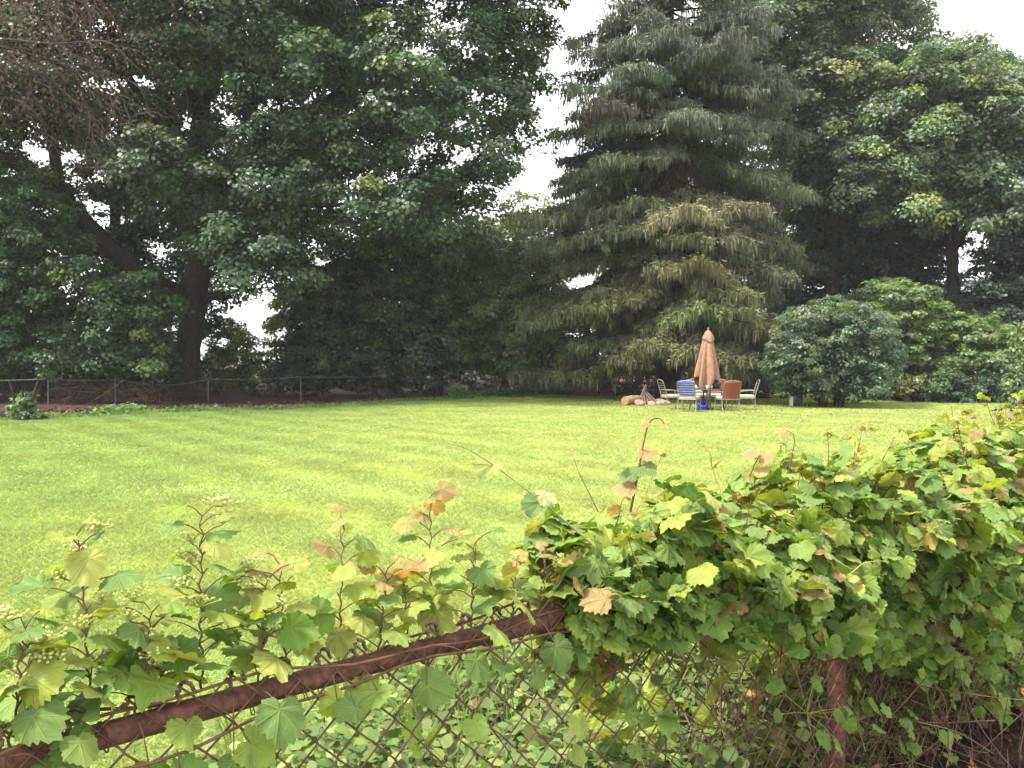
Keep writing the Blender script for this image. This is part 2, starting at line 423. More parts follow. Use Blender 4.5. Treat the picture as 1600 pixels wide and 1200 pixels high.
def grow_limbs(acc, skel, lobes, sides=6, rscale=1.0, tw=.3, C=None):
    sk = np.array([s[0] for s in skel]); sr = np.array([s[1] for s in skel])
    base = sk[0]
    for c, Rr in sorted(lobes, key=lambda q: np.linalg.norm((q[0] - base) * np.array([1, 1, .6]))):
        dv = c - sk; dist = np.linalg.norm(dv, axis=1)
        cost = dist + 1.2 * np.maximum(0, sk[:, 2] + .25 * dist - c[2]) + .6 * np.maximum(0, .25 - sr) * 4
        i = int(np.argmin(cost)); p = sk[i]; ln = dist[i]
        if ln < .3: continue
        m = (p + c) / 2 + np.array([0, 0, .16 * ln]) + rng.normal(0, .07 * ln, 3)
        t = np.linspace(0, 1, 9)[:, None]
        path = (1 - t) ** 2 * p + 2 * t * (1 - t) * m + t ** 2 * c
        path[1:-1] += rng.normal(0, .018 * ln, (7, 3))
        r0 = min(sr[i] * .75, (.035 * ln + .05) * rscale); rr = np.linspace(r0, max(.012, .02 * rscale), 9)
        tube(acc, path, rr, sides)
        sk = np.concatenate([sk, path[2:]]); sr = np.concatenate([sr, rr[2:]])
        for _ in range(int(Rr * 4 * tw) + 1):
            q = path[rng.integers(5, 9)]; e = c + rand_dir(1)[0] * Rr * .9
            mm = (q + e) / 2 + rng.normal(0, .1, 3) * Rr
            tube(acc, [q, mm, e], [.028 * rscale, .018 * rscale, .007], 4)

def shell_clumps(lobes, dens, cr, low=.25, rmin=.55):
    C, O, Rd = [], [], []
    for c, Rr in lobes:
        k = max(5, int(dens * Rr * Rr))
        d = rand_dir(k * 2); d = d[d[:, 2] > -low - .75 * rng.random(len(d))][:k]
        C.append(c + d * (Rr * rng.uniform(rmin, 1.05, len(d)))[:, None] * np.array([1, 1, .82]))
        O.append(d); Rd.append(np.full(len(d), cr) * rng.uniform(.7, 1.3, len(d)))
    return np.concatenate(C), np.concatenate(Rd), np.concatenate(O)

def tree(name, label, cat, trunk_path, trunk_r, lobes, tint, size=.19, dens=4.2, cr=.75, per=95, extra=(), group=None,
         template=KITE, rscale=1.0, spread=.5, yellow=.06, mat=None, flat=.6, tw=.3, bark=None, var=.22, low=.25):
    base = np.array([trunk_path[0][0], trunk_path[0][1], 0.0])
    root = empty(name, base, label, cat, group)
    a = Acc(); pth = smooth_path(trunk_path, 8); rr = lerp_r(trunk_r, len(pth))
    rr = rr * (1 + .06 * np.sin(np.arange(len(rr)) * 1.7)); rr[:2] *= [1.5, 1.2]
    tube(a, pth, rr, 12)
    skel = [(p, r) for p, r in zip(pth[4:], rr[4:])]
    for path, rad in extra:
        q = smooth_path(path, 7); r2 = lerp_r(rad, len(q)); tube(a, q, r2, 9); skel += list(zip(q, r2))
    grow_limbs(a, skel, lobes, 6, rscale, tw)
    a.obj('trunk', bark or M_bark, root)
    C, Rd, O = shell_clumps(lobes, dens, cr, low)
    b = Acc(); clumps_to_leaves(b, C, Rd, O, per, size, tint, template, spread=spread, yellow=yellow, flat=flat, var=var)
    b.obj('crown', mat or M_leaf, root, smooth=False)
    return root

# ---- the big maple on the left
mp_poly = [(-330, -420), (300, -520), (700, -430), (815, -160), (850, 0), (842, 90), (815, 210), (790, 275), (745, 335), (700, 372), (650, 425), (560, 440), (480, 425), (435, 510), (385, 510), (380, 430), (330, 410), (200, 345), (110, 235), (-60, 210), (-330, 240)]
mp_av = [(345, 170, 14), (330, 215, 10), (440, 45, 6), (670, 260, 8), (440, 150, 6), (150, 300, 8), (40, 235, 8)]
lob = fill_lobes(mp_poly, 31, 45, 330, 1.75, .80, mp_av, .45)
for x, y, Yq, q in ((770, 200, 37, 1.4), (760, 255, 36, 1.3), (720, 300, 36, 1.3), (745, 300, 39, 1.1), (690, 350, 36, 1.2), (650, 390, 37, 1.2), (600, 400, 36, 1.2), (700, 250, 37, 1.3), (640, 320, 38, 1.3), (345, 405, 40, 1.0), (350, 455, 41, .8), (425, 400, 38, .9), (418, 450, 38, .7), (815, 120, 37, 1.1), (820, 50, 38, 1.2), (500, 235, 33, 1.5), (540, 270, 32.5, 1.2), (440, 300, 33, 1.2)):
    lob.append((P(x, y, Yq), q))
tree('maple_tree', 'huge dark green maple with a thick trunk and leaning limb filling the upper left', 'tree',
     [P(287, 618, 38.5), P(292, 560, 38.5), P(303, 480, 38.4), P(313, 380, 38.2), P(308, 250, 38), P(325, 90, 38), P(350, -120, 38), P(360, -350, 38)],
     [.62, .55, .5, .46, .4, .32, .22, .1], lob, (.058, .090, .042), .165, 4.0, .78, 150,
     extra=[([P(303, 470, 38.4), P(215, 425, 37.4), P(130, 345, 36.5), P(60, 275, 36), P(-60, 210, 36), P(-170, 90, 36)], [.42, .40, .36, .3, .22, .12]),
            ([P(95, 310, 36.2), P(80, 200, 35.5), P(62, 60, 35), P(40, -120, 35)], [.26, .2, .15, .08]),
            ([P(60, 280, 36), P(20, 290, 35.5), P(-60, 285, 35)], [.14, .11, .07]),
            ([P(310, 330, 38.2), P(430, 210, 38), P(560, 120, 38), P(640, 10, 38)], [.3, .22, .16, .09]),
            ([P(308, 250, 38), P(200, 120, 38.5), P(150, -40, 39)], [.26, .18, .1]),
            ([P(308, 390, 38.3), P(400, 330, 37), P(520, 320, 36), P(620, 330, 35.5)], [.2, .16, .1, .05])],
     yellow=.05)

# ---- young trees at the left edge
lob = fill_lobes([(-240, 330), (-60, 270), (60, 235), (110, 300), (130, 400), (235, 440), (275, 510), (270, 600), (-240, 625)], 33, 37.6, 150, .95, .82, [(270, 545, 8)], .4)
tree('young_maple_tree', 'young mid green maple low at the left edge, in front of the fence corner shade', 'tree',
     [P(60, 622, 35), P(75, 560, 35), P(70, 450, 35), P(30, 330, 35)], [.12, .1, .07, .03], lob, (.060, .100, .036), .14, 7, .5, 110, rscale=.5, yellow=.1)

# ---- dark thicket in the middle
lob = fill_lobes([(450, 540), (485, 450), (535, 385), (650, 365), (690, 450), (700, 590), (640, 610), (425, 605)], 38.5, 43, 150, .95, .8, (), .4)
tree('thicket_tree', 'dense dark shrubby tree behind the fence right of the thick maple trunk', 'tree',
     [P(585, 622, 40), P(580, 560, 40), P(570, 500, 40.2), P(560, 430, 40.5)], [.13, .11, .08, .03], lob, (.054, .078, .040), .14, 7, .5, 110, rscale=.5, yellow=.02,
     extra=[([P(690, 620, 41), P(686, 540, 41), P(660, 470, 41)], [.1, .08, .04]), ([P(492, 622, 40), P(496, 560, 40), P(510, 500, 40)], [.09, .07, .03])])

# bare limb hanging out of the thicket
a = Acc(); root = empty('dead_limb', P(570, 440, 37.5), 'pale bare dead limb sticking out in front of the dark thicket', 'branch')
for pts, r in (([(570, 440), (582, 462), (604, 492), (612, 497), (630, 503)], .035), ([(582, 450), (605, 451), (632, 447), (640, 438)], .02), ([(604, 492), (606, 515)], .014), ([(612, 497), (640, 492), (655, 500)], .014),
               ([(575, 448), (600, 455), (620, 462)], .012), ([(550, 402), (570, 440)], .04), ([(592, 476), (592, 540)], .01), ([(612, 497), (640, 512)], .012)):
    pth = smooth_path([P(x, y, 37.5 + .004 * (x - 570)) for x, y in pts], 5); tube(a, pth, np.linspace(r, r * .4, len(pth)), 6)
a.obj('branch', M_deadwood, root)

# ---- mid green tree left of the spruce
lob = fill_lobes([(635, 430), (655, 375), (720, 352), (790, 372), (850, 368), (885, 440), (895, 540), (850, 585), (760, 592), (690, 560)], 40.5, 45.5, 190, .85, .8, (), .4)
tree('mulberry_tree', 'mid green rounded tree with drooping leaves between dark thicket and spruce', 'tree',
     [P(790, 612, 43), P(785, 540, 43), P(775, 450, 43), P(770, 390, 43)], [.16, .13, .09, .04], lob, (.120, .172, .062), .17, 8, .5, 95, rscale=.55, template=LANCE * np.array([1.35, 1, 1]), yellow=.1,
     extra=[([P(680, 622, 41), P(683, 570, 41), P(700, 500, 41.5)], [.09, .07, .04])])

# ---- light trees far behind
lob = fill_lobes([(725, 380), (770, 318), (830, 305), (890, 320), (900, 440), (730, 450)], 58, 63, 44, 1.2, .9, (), .4)
tree('pale_tree', 'sparse yellow green tree far behind, showing in the gap left of the spruce', 'tree',
     [P(815, 590, 60), P(815, 480, 60), P(820, 350, 60)], [.2, .16, .05], lob, (.115, .135, .045), .22, 4, .8, 42, rscale=.7, yellow=.2)
lob = fill_lobes([(425, 520), (440, 430), (500, 398), (560, 420), (570, 560), (470, 590)], 44.5, 46.5, 44, .9, .85, [(395, 470, 20)], .4)
tree('sunlit_tree', 'small bright green sunlit tree far behind the gap beside the thicket', 'tree',
     [P(500, 612, 45.5), P(500, 500, 45.5), P(500, 430, 45.5)], [.15, .12, .05], lob, (.190, .260, .060), .17, 6, .55, 80, rscale=.5, yellow=.2)  # sunlight put into the leaf tint; the big maple shades this tree
lob = fill_lobes([(330, 520), (360, 500), (410, 540), (440, 570), (430, 620), (320, 620)], 46, 50, 26, .8, .9, [(385, 470, 25)], .4)
tree('back_shrub', 'olive green shrub behind the sagging fence, right of the thick trunk', 'shrub',
     [P(390, 622, 48), P(390, 580, 48), P(385, 540, 48)], [.06, .05, .03], lob, (.100, .135, .045), .14, 9, .45, 80, rscale=.35, yellow=.12)

lob = fill_lobes([(-380, 60), (-100, -60), (250, -80), (520, 20), (660, 140), (640, 330), (540, 395), (440, 400), (420, 440), (330, 470), (345, 560), (250, 600), (-380, 600)], 47, 55, 230, 1.8, .82, [(345, 170, 12), (670, 262, 12), (330, 215, 8), (385, 470, 12), (40, 235, 8), (150, 300, 8), (510, 285, 6)], .45)
tree('background_maple_tree', 'dark full crowned maple behind the huge maple, closing the gaps between its limbs', 'tree',
     [P(180, 616, 51), P(185, 480, 51), P(180, 330, 51), P(190, 150, 51)], [.4, .34, .28, .1], lob, (.042, .066, .032), .20, 3.6, .8, 110, rscale=.8, yellow=.03)

# ---- undergrowth right behind the far fence
lobs = []
for x in np.arange(-300, 1300, 22):
    if 335 < x < 415: continue
    Yq = np.interp(x, [-300, 470, 803, 1010, 1300], [37.5, 40, 46, 51, 52]) + random.uniform(0, 2.5)
    for k in range(2): c = P(x + random.uniform(-12, 12), 600, Yq); c[2] = random.uniform(.15, 1.5); lobs.append((c, random.uniform(.6, .9)))
C, Rd, O = shell_clumps(lobs, 9, .42, .6); b = Acc(); clumps_to_leaves(b, C, Rd, O, 34, .17, (.030, .044, .023), var=.3, yellow=.02)
tag(b.obj('undergrowth', M_leaf, smooth=False), 'low dark undergrowth growing along the back of the far fence', 'undergrowth', kind='stuff')

# ---- far wood that closes the view
lobs = []
for x in range(-700, 2300, 62):
    for k in range(3):
        top = 500 if x < 300 else 562 if x < 440 else 470 if x < 900 else 440
        y = random.uniform(top + 45, 608); lobs.append((P(x + random.uniform(-40, 40), y, random.uniform(60, 72)), random.uniform(1.6, 2.6)))
C, Rd, O = shell_clumps(lobs, 4, .85); b = Acc(); clumps_to_leaves(b, C, Rd, O, 60, .27, (.036, .056, .027), var=.25)
tag(b.obj('woods', M_leaf, smooth=False), 'far mass of dark undergrowth and woods closing the view behind the fence', 'woods', kind='stuff')

# ---- right hand trees; leaf tints raised and blued to stand in for lens flare
lob = fill_lobes([(1120, 40), (1170, -220), (1290, -330), (1400, -140), (1432, 0), (1448, 75), (1440, 170), (1420, 260), (1330, 330), (1240, 345), (1170, 250)], 42, 51, 190, 1.75, .82, [(1235, 280, 9), (1290, 85, 6), (1380, 70, 8)], .45)
tree('tall_maple_tree', 'tall airy maple rising out of the frame right behind the spruce', 'tree',
     [P(1296, 612, 46.5), P(1298, 480, 46.5), P(1297, 330, 46.5), P(1296, 190, 46.5), P(1300, 20, 46.5), P(1310, -200, 46.5)], [.42, .36, .32, .25, .16, .06], lob, (.115, .145, .090), .175, 4.0, .8, 130, yellow=.1,
     extra=[([P(1297, 330, 46.5), P(1345, 230, 46), P(1385, 110, 46)], [.2, .14, .06]), ([P(1297, 300, 46.5), P(1250, 200, 46), P(1210, 80, 46)], [.18, .12, .05]), ([P(1297, 345, 46.5), P(1335, 300, 46), P(1350, 230, 45.5)], [.14, .1, .05])])
lob = fill_lobes([(1330, 200), (1400, 110), (1450, 68), (1530, 78), (1570, 112), (1650, 145), (1850, 210), (1850, 400), (1640, 385), (1560, 375), (1480, 345), (1400, 350), (1330, 330)], 40, 48, 200, 1.6, .82, [(1515, 402, 18)], .45)
tree('broad_maple_tree', 'broad maple with rounded pale topped crown at the right edge', 'tree',
     [P(1492, 614, 44), P(1491, 500, 44), P(1488, 400, 44), P(1490, 300, 44), P(1500, 180, 44)], [.34, .3, .27, .2, .08], lob, (.112, .148, .084), .17, 4.2, .75, 140, yellow=.12,
     extra=[([P(1488, 390, 44), P(1550, 300, 43.5), P(1620, 220, 43)], [.2, .14, .06]), ([P(1488, 380, 44), P(1440, 280, 44), P(1420, 190, 44)], [.18, .12, .05])])
lob = fill_lobes([(1180, 320), (1250, 250), (1330, 290), (1400, 270), (1490, 300), (1500, 380), (1482, 440), (1490, 560), (1180, 600)], 46.5, 54, 200, 1.3, .82, [(1500, 405, 12)], .4)
tree('shade_tree', 'dark shaded tree filling the space between spruce and vine covered mound', 'tree',
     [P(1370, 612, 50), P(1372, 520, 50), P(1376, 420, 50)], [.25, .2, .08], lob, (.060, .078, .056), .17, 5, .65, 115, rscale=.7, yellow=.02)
lob = fill_lobes([(1510, 450), (1545, 400), (1570, 340), (1680, 330), (1900, 340), (1900, 600), (1480, 610), (1490, 500)], 40.5, 47, 190, 1.2, .82, [(1515, 402, 18)], .4)
tree('corner_tree', 'nearly black shaded tree at the right edge below the broad maple', 'tree',
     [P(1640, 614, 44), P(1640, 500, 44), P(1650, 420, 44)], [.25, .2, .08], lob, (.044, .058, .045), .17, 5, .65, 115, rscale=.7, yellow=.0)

# ------------------------------------------------------------------ Norway spruce
def spruce():
    B = P(1043, 606, 37.5); B[2] = 0
    root = empty('spruce_tree', B, 'very tall spruce with drooping layered branches behind the table and umbrella', 'tree')
    H = 26.0
    zs = [0, 1.5, 2.6, 4.2, 7.4, 8.6, 10.5, 13.5, 16.7, 21, 26]; hw = [0, 4.3, 5.1, 5.7, 6.3, 6.1, 5.7, 5.0, 3.8, 2.0, .1]
    tr = Acc(); pth = np.array([B + np.array([.05 * math.sin(z), 0, z]) for z in np.linspace(0, H, 30)])
    tube(tr, pth, np.interp(np.linspace(0, 1, 30), [0, .05, .3, .7, 1], [.62, .46, .36, .18, .03]), 12)
    fo, tw = Acc(), Acc()
    pos, nor, dr, sz, wd, tint = [], [], [], [], [], []
    z = 2.5
    while z < H - .4:
        nb = 10 if z < 15 else 8
        off = rng.uniform(0, 6.28)
        for k in range(nb):
            az = off + k * 6.283 / nb + rng.normal(0, .18)
            zz = z + rng.uniform(-.55, .55)
            Lh = np.interp(zz, zs, hw) * (rng.uniform(.60, 1.02) if rng.random() < .8 else rng.uniform(1.0, 1.16))
            front = -math.sin(az)
            # an open band half way up where dead wood shows
            if 9.0 < zz < 11.2 and front > .5 and rng.random() < .75:
                Lh *= .38; dead = True
            else: dead = False
            if Lh < .25: continue
            slope = np.interp(zz, [0, 3, 6, 10, 14, 22, 26], [-.10, -.14, -.28, -.24, -.12, .25, .9]) + rng.normal(0, .15)
            n = 14; s = np.linspace(0, 1, n)
            out = np.array([math.cos(az), math.sin(az), 0]); side = np.array([-out[1], out[0], 0])
            curve = slope * s * Lh - .55 * (s ** 1.4) * Lh * .32 + .30 * (np.maximum(s - .6, 0) ** 2) * Lh * 1.6
            bend = rng.normal(0, .06) * Lh * s ** 2
            path = B + np.array([0, 0, zz]) + out * (s * Lh)[:, None] + side * bend[:, None] + np.array([0, 0, 1]) * curve[:, None]
            path[:, 2] = np.maximum(path[:, 2], 1.25)
            tube(tr if not dead else tw, path, np.linspace(.02 + .011 * Lh, .008, n), 5)
            if dead:
                for q in range(14):
                    p0 = path[rng.integers(2, n)]; e = p0 + np.array([rng.normal(0, .35), rng.normal(0, .35), -rng.uniform(.2, .9)])
                    tube(tw, [p0, (p0 + e) / 2 + rng.normal(0, .08, 3), e], [.012, .008, .004], 4)
                continue
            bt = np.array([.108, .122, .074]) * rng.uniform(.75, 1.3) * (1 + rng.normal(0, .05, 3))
            kz = np.clip((zz - 6) / 7, 0, 1); bt = bt * (np.array([1.10, 1.03, .82]) * (1 - kz) + np.array([1.02, 1.02, 1.25]) * kz)  # lens flare put into the tint: boughs go greyer blue towards the top
            # laterals
            nl = int(Lh * 7) + 4
            for q in range(nl):
                t = rng.uniform(.10, 1.0) ** .8; i = t * (n - 1); i0 = int(min(i, n - 2)); p0 = path[i0] + (path[i0 + 1] - path[i0]) * (i - i0)
                sd = rng.choice([-1, 1]); ll = (.25 + .42 * Lh * (1 - t) ** .7 * t ** .35 * 1.25) * rng.uniform(.5, 1.15); ll = min(ll, 1.9)
                ld = nrm(out * rng.uniform(.5, 1.0) + side * sd * rng.uniform(.6, 1.1) + np.array([0, 0, rng.uniform(-.30, .05)]))
                m = max(3, int(ll / .10)); u = np.linspace(0, 1, m)
                lp = p0 + ld * (u * ll)[:, None] - np.array([0, 0, 1]) * (.22 * ll * u ** 2)[:, None]
                if ll > .7 and rng.random() < .5: tube(tr, lp, np.linspace(.012, .004, m), 4)
                for rep, (hang, c) in enumerate(((0, 1), (1, 3))):
                    pp = np.repeat(lp, c, 0) + rng.normal(0, .06, (m * c, 3)); k2 = len(pp)
                    if hang:
                        d = np.array([0, 0, -1.0]) + rng.normal(0, .13, (k2, 3)) + ld * .06; s_ = rng.uniform(.14, .50, k2) * np.clip(.55 + Lh * .09, .5, 1.05); w_ = rng.uniform(.035, .070, k2)
                        nn = rng.normal(size=(k2, 3)) * np.array([1, 1, .25]) + out * .6
                    else:
                        d = ld + rng.normal(0, .45, (k2, 3)) * np.array([1, 1, .45]); s_ = rng.uniform(.16, .32, k2); w_ = rng.uniform(.06, .10, k2)
                        nn = np.array([0, 0, 1.0]) + rng.normal(0, .35, (k2, 3)) + out * .35
                    pos.append(pp); nor.append(nn); dr.append(d); sz.append(s_); wd.append(w_ / s_)
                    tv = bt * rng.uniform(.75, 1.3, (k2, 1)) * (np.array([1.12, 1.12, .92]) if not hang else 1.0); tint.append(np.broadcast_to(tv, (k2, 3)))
        z += np.interp(z, [0, 8, 20], [.44, .56, .62])
    T = np.array([(0, 0, 0), (.5, .35, -.05), (0, 1.0, -.03), (-.5, .35, -.05)])
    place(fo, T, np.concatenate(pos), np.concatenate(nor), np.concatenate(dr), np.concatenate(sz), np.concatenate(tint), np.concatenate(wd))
    # dead twigs hanging down the open middle of the tree
    for q in range(70):
        p0 = B + np.array([rng.normal(0, .9), -rng.uniform(.3, 1.6), rng.uniform(8.4, 10.6)])
        e = p0 + np.array([rng.normal(0, .5), rng.normal(-.2, .3), -rng.uniform(.4, 1.5)])
        tube(tw, smooth_path([p0, (p0 + e) / 2 + rng.normal(0, .15, 3), e], 4), np.linspace(.014, .004, 9), 4)
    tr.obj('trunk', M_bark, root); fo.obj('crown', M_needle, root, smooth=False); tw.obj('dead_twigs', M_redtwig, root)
    print('spruce', len(np.concatenate(pos)))
spruce()

# ------------------------------------------------------------------ dead branches, top left
def bare_tree():
    base = P(-190, 600, 27); base[2] = 0
    root = empty('bare_limbed_tree', base, 'half dead tree whose bare reddish twigs hang across the top left corner', 'tree')
    a = Acc(); tw = Acc()
    tr = smooth_path([base, P(-180, 400, 27), P(-150, 150, 27), P(-110, -120, 27), P(-80, -350, 27)], 8)
    tube(a, tr, np.linspace(.3, .08, len(tr)), 10)
    def branch(acc, p, d, ln, r, lev):
        n = 7; pts = [p]; dd = d.copy()
        for i in range(n - 1):
            dd = nrm(dd + rng.normal(0, .16, 3) * np.array([1, .6, 1]) + np.array([0, 0, -.02 - .025 * lev])); pts.append(pts[-1] + dd * ln / (n - 1))
        pts = np.array(pts); tube(acc, pts, np.linspace(r, max(r * .35, .0035), n), 5 if lev < 2 else 4)
        if lev < 3:
            for k in range([6, 5, 4][lev]):
                i = rng.integers(1, n); sd = nrm(dd * .8 + rng.normal(0, .6, 3) * np.array([1, .7, 1]) + np.array([.25, 0, -.22]))
                branch(tw if lev >= 1 else acc, pts[i], sd, ln * rng.uniform(.35, .6), r * .5, lev + 1)
    for (x, y, ex, ey, r) in ((-150, 20, 120, 70, .07), (-150, -80, 60, -10, .06), (-120, -200, 150, -90, .07), (-110, -120, 90, 120, .06), (-150, 40, 40, 150, .04), (-120, -180, 190, -70, .05)):
        p, e = P(x, y, 27), P(ex, ey, 27 + rng.uniform(-2, 1.5)); d = e - p; ln = np.linalg.norm(d); branch(a, p, d / ln, ln, r, 0)
    # the pale clear branch
    for pts, r in (([(-60, 55), (20, 62), (85, 68), (165, 65), (200, 92), (227, 118)], .03), ([(85, 65), (88, 20), (75, -40)], .025), ([(95, 70), (125, 118), (160, 165), (210, 195)], .016), ([(88, 15), (130, 42), (160, 75)], .014)):
        q = smooth_path([P(x, y, 26) for x, y in pts], 6); tube(tw, q, np.linspace(r, .006, len(q)), 6)
    a.obj('trunk', M_bark, root); tw.obj('twigs', M_deadwood, root)
    # a few withered leaves still hang on
    n = 4200; c = P(60, 60, 27); p = c + rng.normal(0, 1, (n, 3)) * np.array([2.0, 1.0, 1.3])
    b = Acc(); place(b, KITE, p, rng.normal(size=(n, 3)), rng.normal(0, .5, (n, 3)) + np.array([0, 0, -.8]), rng.uniform(.05, .10, n), np.array([.075, .042, .034]) * rng.uniform(.6, 1.4, (n, 1)))
    b.obj('withered_leaves', M_leaf, root, smooth=False)
bare_tree()

# ------------------------------------------------------------------ shrubs on the right
def stems_bush(name, label, cat, base, lobes, tint, size, dens, cr, per, nst=8, spreadr=.5, **kw):
    root = empty(name, base, label, cat, kw.pop('group', None))
    a = Acc(); skel = []
    for k in range(nst):
        t = k / nst * 6.283 + rng.normal(0, .3); p0 = base + np.array([math.cos(t), math.sin(t), 0]) * spreadr * rng.uniform(.3, 1)
        p1 = p0 + np.array([math.cos(t) * .35, math.sin(t) * .35, 1.0]) * rng.uniform(.8, 1.2)
        q = smooth_path([p0, (p0 + p1) / 2 + rng.normal(0, .05, 3), p1], 5); r = np.linspace(.045, .03, len(q)); tube(a, q, r, 6); skel += list(zip(q, r))
    grow_limbs(a, skel, lobes, 5, .35, .3)
    a.obj('trunk', M_bark, root)
    C, Rd, O = shell_clumps(lobes, dens, cr, kw.pop('low', .25), .72); b = Acc()
    clumps_to_leaves(b, C, Rd, O, per, size, tint, **kw)
    b.obj('crown', kw.get('mat', M_leaf), root, smooth=False)
    return root
base = G(1296, 636)
lob = fill_lobes([(1196, 570), (1215, 505), (1255, 478), (1300, 466), (1350, 474), (1392, 505), (1408, 560), (1395, 612), (1345, 625), (1250, 624), (1205, 600)], base[1] - 1.6, base[1] + 2.2, 230, .50, .70, (), .55)
stems_bush('lilac_bush', 'rounded grey green lilac bush with dark stems standing on the lawn right of the chairs', 'bush', base, lob, (.088, .120, .070), .105, 28, .24, 46, 10, .55, template=LANCE * np.array([1.5, 1, 1]), yellow=.05, spread=.45)
mb = G(1470, 627)
lob = fill_lobes([(1330, 600), (1325, 480), (1350, 448), (1400, 436), (1450, 446), (1495, 478), (1530, 486), (1580, 508), (1625, 560), (1660, 630), (1390, 630)], mb[1] - .6, mb[1] + 5, 300, .66, .66, (), .6)
stems_bush('vine_covered_mound', 'big mound of bright green vines smothering shrubs behind the lilac bush', 'bush', mb + np.array([0, 1.2, 0]), lob, (.112, .160, .058), .125, 18, .32, 66, 8, .9, yellow=.14, spread=.32, flat=.45)
for i, (x, y, w, h, t, lab) in enumerate(((1432, 628, 45, 36, (.092, .105, .040), 'low olive shrub at the foot of the vine covered mound, nearest the lilac'),
                                           (1480, 629, 36, 46, (.075, .115, .048), 'low green shrub in the middle of the row under the vine covered mound'),
                                           (1535, 630, 44, 44, (.050, .080, .044), 'low dark green shrub at the right foot of the vine covered mound'))):
    b0 = G(x, y); lob = fill_lobes([(x - w, y), (x - w * .8, y - h * .8), (x, y - h * 1.15), (x + w * .8, y - h * .8), (x + w, y)], b0[1] - .7, b0[1] + .7, 26, .34, .85, (), .4)
    stems_bush('low_shrub', lab, 'shrub', b0, lob, t, .10, 40, .18, 26, 6, .3, group='low shrubs under the mound', yellow=.1)
# nearer hedge at the right edge with pale vine spires
b0 = G(1612, 668); Yb = b0[1]
lob = fill_lobes([(1574, 660), (1578, 600), (1590, 560), (1640, 540), (1750, 530), (1750, 668), (1590, 668)], Yb - .6, Yb + 1.2, 60, .36, .85, (), .35)
hr = stems_bush('hedge', 'dark clipped hedge end cut by the right edge of the picture', 'hedge', b0, lob, (.045, .072, .036), .09, 42, .18, 34, 6, .3, yellow=.05)
a = Acc(); v = Acc()
for (x, top, bx) in ((1584, 520, 1588), (1592, 545, 1596), (1576, 592, 1584), (1600, 505, 1604)):
    q = smooth_path([P(bx, 650, Yb - .4), P((x + bx) / 2 + 2, (650 + top) / 2, Yb - .5), P(x, top, Yb - .5)], 12); tube(v, q, np.linspace(.012, .004, len(q)), 4)
    pp = np.repeat(q, 13, 0); n = len(pp); d = rand_dir(n); pp = pp + d * rng.uniform(.02, .17, (n, 1))
    place(a, KITE, pp, d + np.array([0, -.3, .9]), d + np.array([0, 0, -.5]), rng.uniform(.06, .11, n), np.array([.095, .135, .042]) * rng.uniform(.7, 1.3, (n, 1)))
sp = empty('climbing_vine', P(1586, 650, Yb - .4) * np.array([1, 1, 0]), 'pale green vine spires climbing up the hedge at the right edge', 'vine')
v.obj('stem', M_greenstem, sp); a.obj('foliage', M_leaf, sp, smooth=False)

# sapling at the lawn edge, far left
b0 = G(42, 656); lob = fill_lobes([(18, 655), (28, 628), (40, 608), (52, 630), (64, 655)], b0[1] - .35, b0[1] + .35, 22, .2, .8, (), .3)
stems_bush('sapling', 'small bright green sapling at the lawn edge in the far left shade', 'sapling', b0, lob, (.080, .122, .050), .085, 60, .11, 20, 4, .1, yellow=.1)

# ------------------------------------------------------------------ weeds along the lawn edge
def weeds_edge():
    a = Acc()
    for (x0, x1, hgt, n, t) in ((60, 150, .12, 500, (.075, .125, .036)), (150, 205, .34, 650, (.105, .165, .045)), (205, 420, .12, 1100, (.08, .125, .04)), (420, 700, .10, 1600, (.085, .11, .04)), (700, 910, .62, 9000, (.095, .155, .042)), (830, 905, .8, 3000, (.105, .16, .04)), (905, 990, .3, 1500, (.08, .12, .04)), (1180, 1250, .35, 1500, (.07, .12, .035)), (1390, 1600, .25, 3500, (.11, .16, .045)), (285, 330, .30, 350, (.075, .13, .04))):
        xs = rng.uniform(x0, x1, n); yb = np.interp(xs, [p[0] for p in edge_px], [p[1] for p in edge_px])
        g = np.array([G(x, y) for x, y in zip(xs, yb)]); g[:, 1] += rng.normal(.5, .6, n) + (1.2 * rng.random(n) if x0 in (700, 830) else 0)
        cl = .35 + .65 * np.abs(np.sin(g[:, 0] * 1.9) * np.sin(g[:, 0] * .77 + 1))
        g[:, 2] = rng.random(n) * hgt * cl
        place(a, LANCE * np.array([1.5, 1, 1]), g, rng.normal(0, .45, (n, 3)) + np.array([0, -.2, 1]), rng.normal(0, 1, (n, 3)) * np.array([1, 1, .5]), rng.uniform(.07, .16, n), np.array(t) * rng.uniform(.7, 1.3, (n, 1)))
    tag(a.obj('weeds', M_weed, smooth=False), 'fringe of green weeds along the far lawn edge and fence', 'weeds', kind='stuff')
    b = Acc(); n = 16000; xs = rng.uniform(-100, 1000, n); yb = np.interp(xs, [p[0] for p in edge_px], [p[1] for p in edge_px])
    g = np.array([G(x, y) for x, y in zip(xs, yb)]); g[:, 1] += np.abs(rng.normal(0, 2.2, n)) - .25; g[:, 2] = rng.uniform(.01, .05, n)
    place(b, KITE, g, rng.normal(0, .5, (n, 3)) + np.array([0, 0, 1]), rng.normal(size=(n, 3)), rng.uniform(.06, .11, n), np.repeat(rng.uniform(.5, 1.15, (n, 1)), 3, 1))
    tag(b.obj('leaf_litter', M_litter, smooth=False), 'reddish brown fallen leaves scattered under the trees', 'leaf litter', kind='stuff')
weeds_edge()

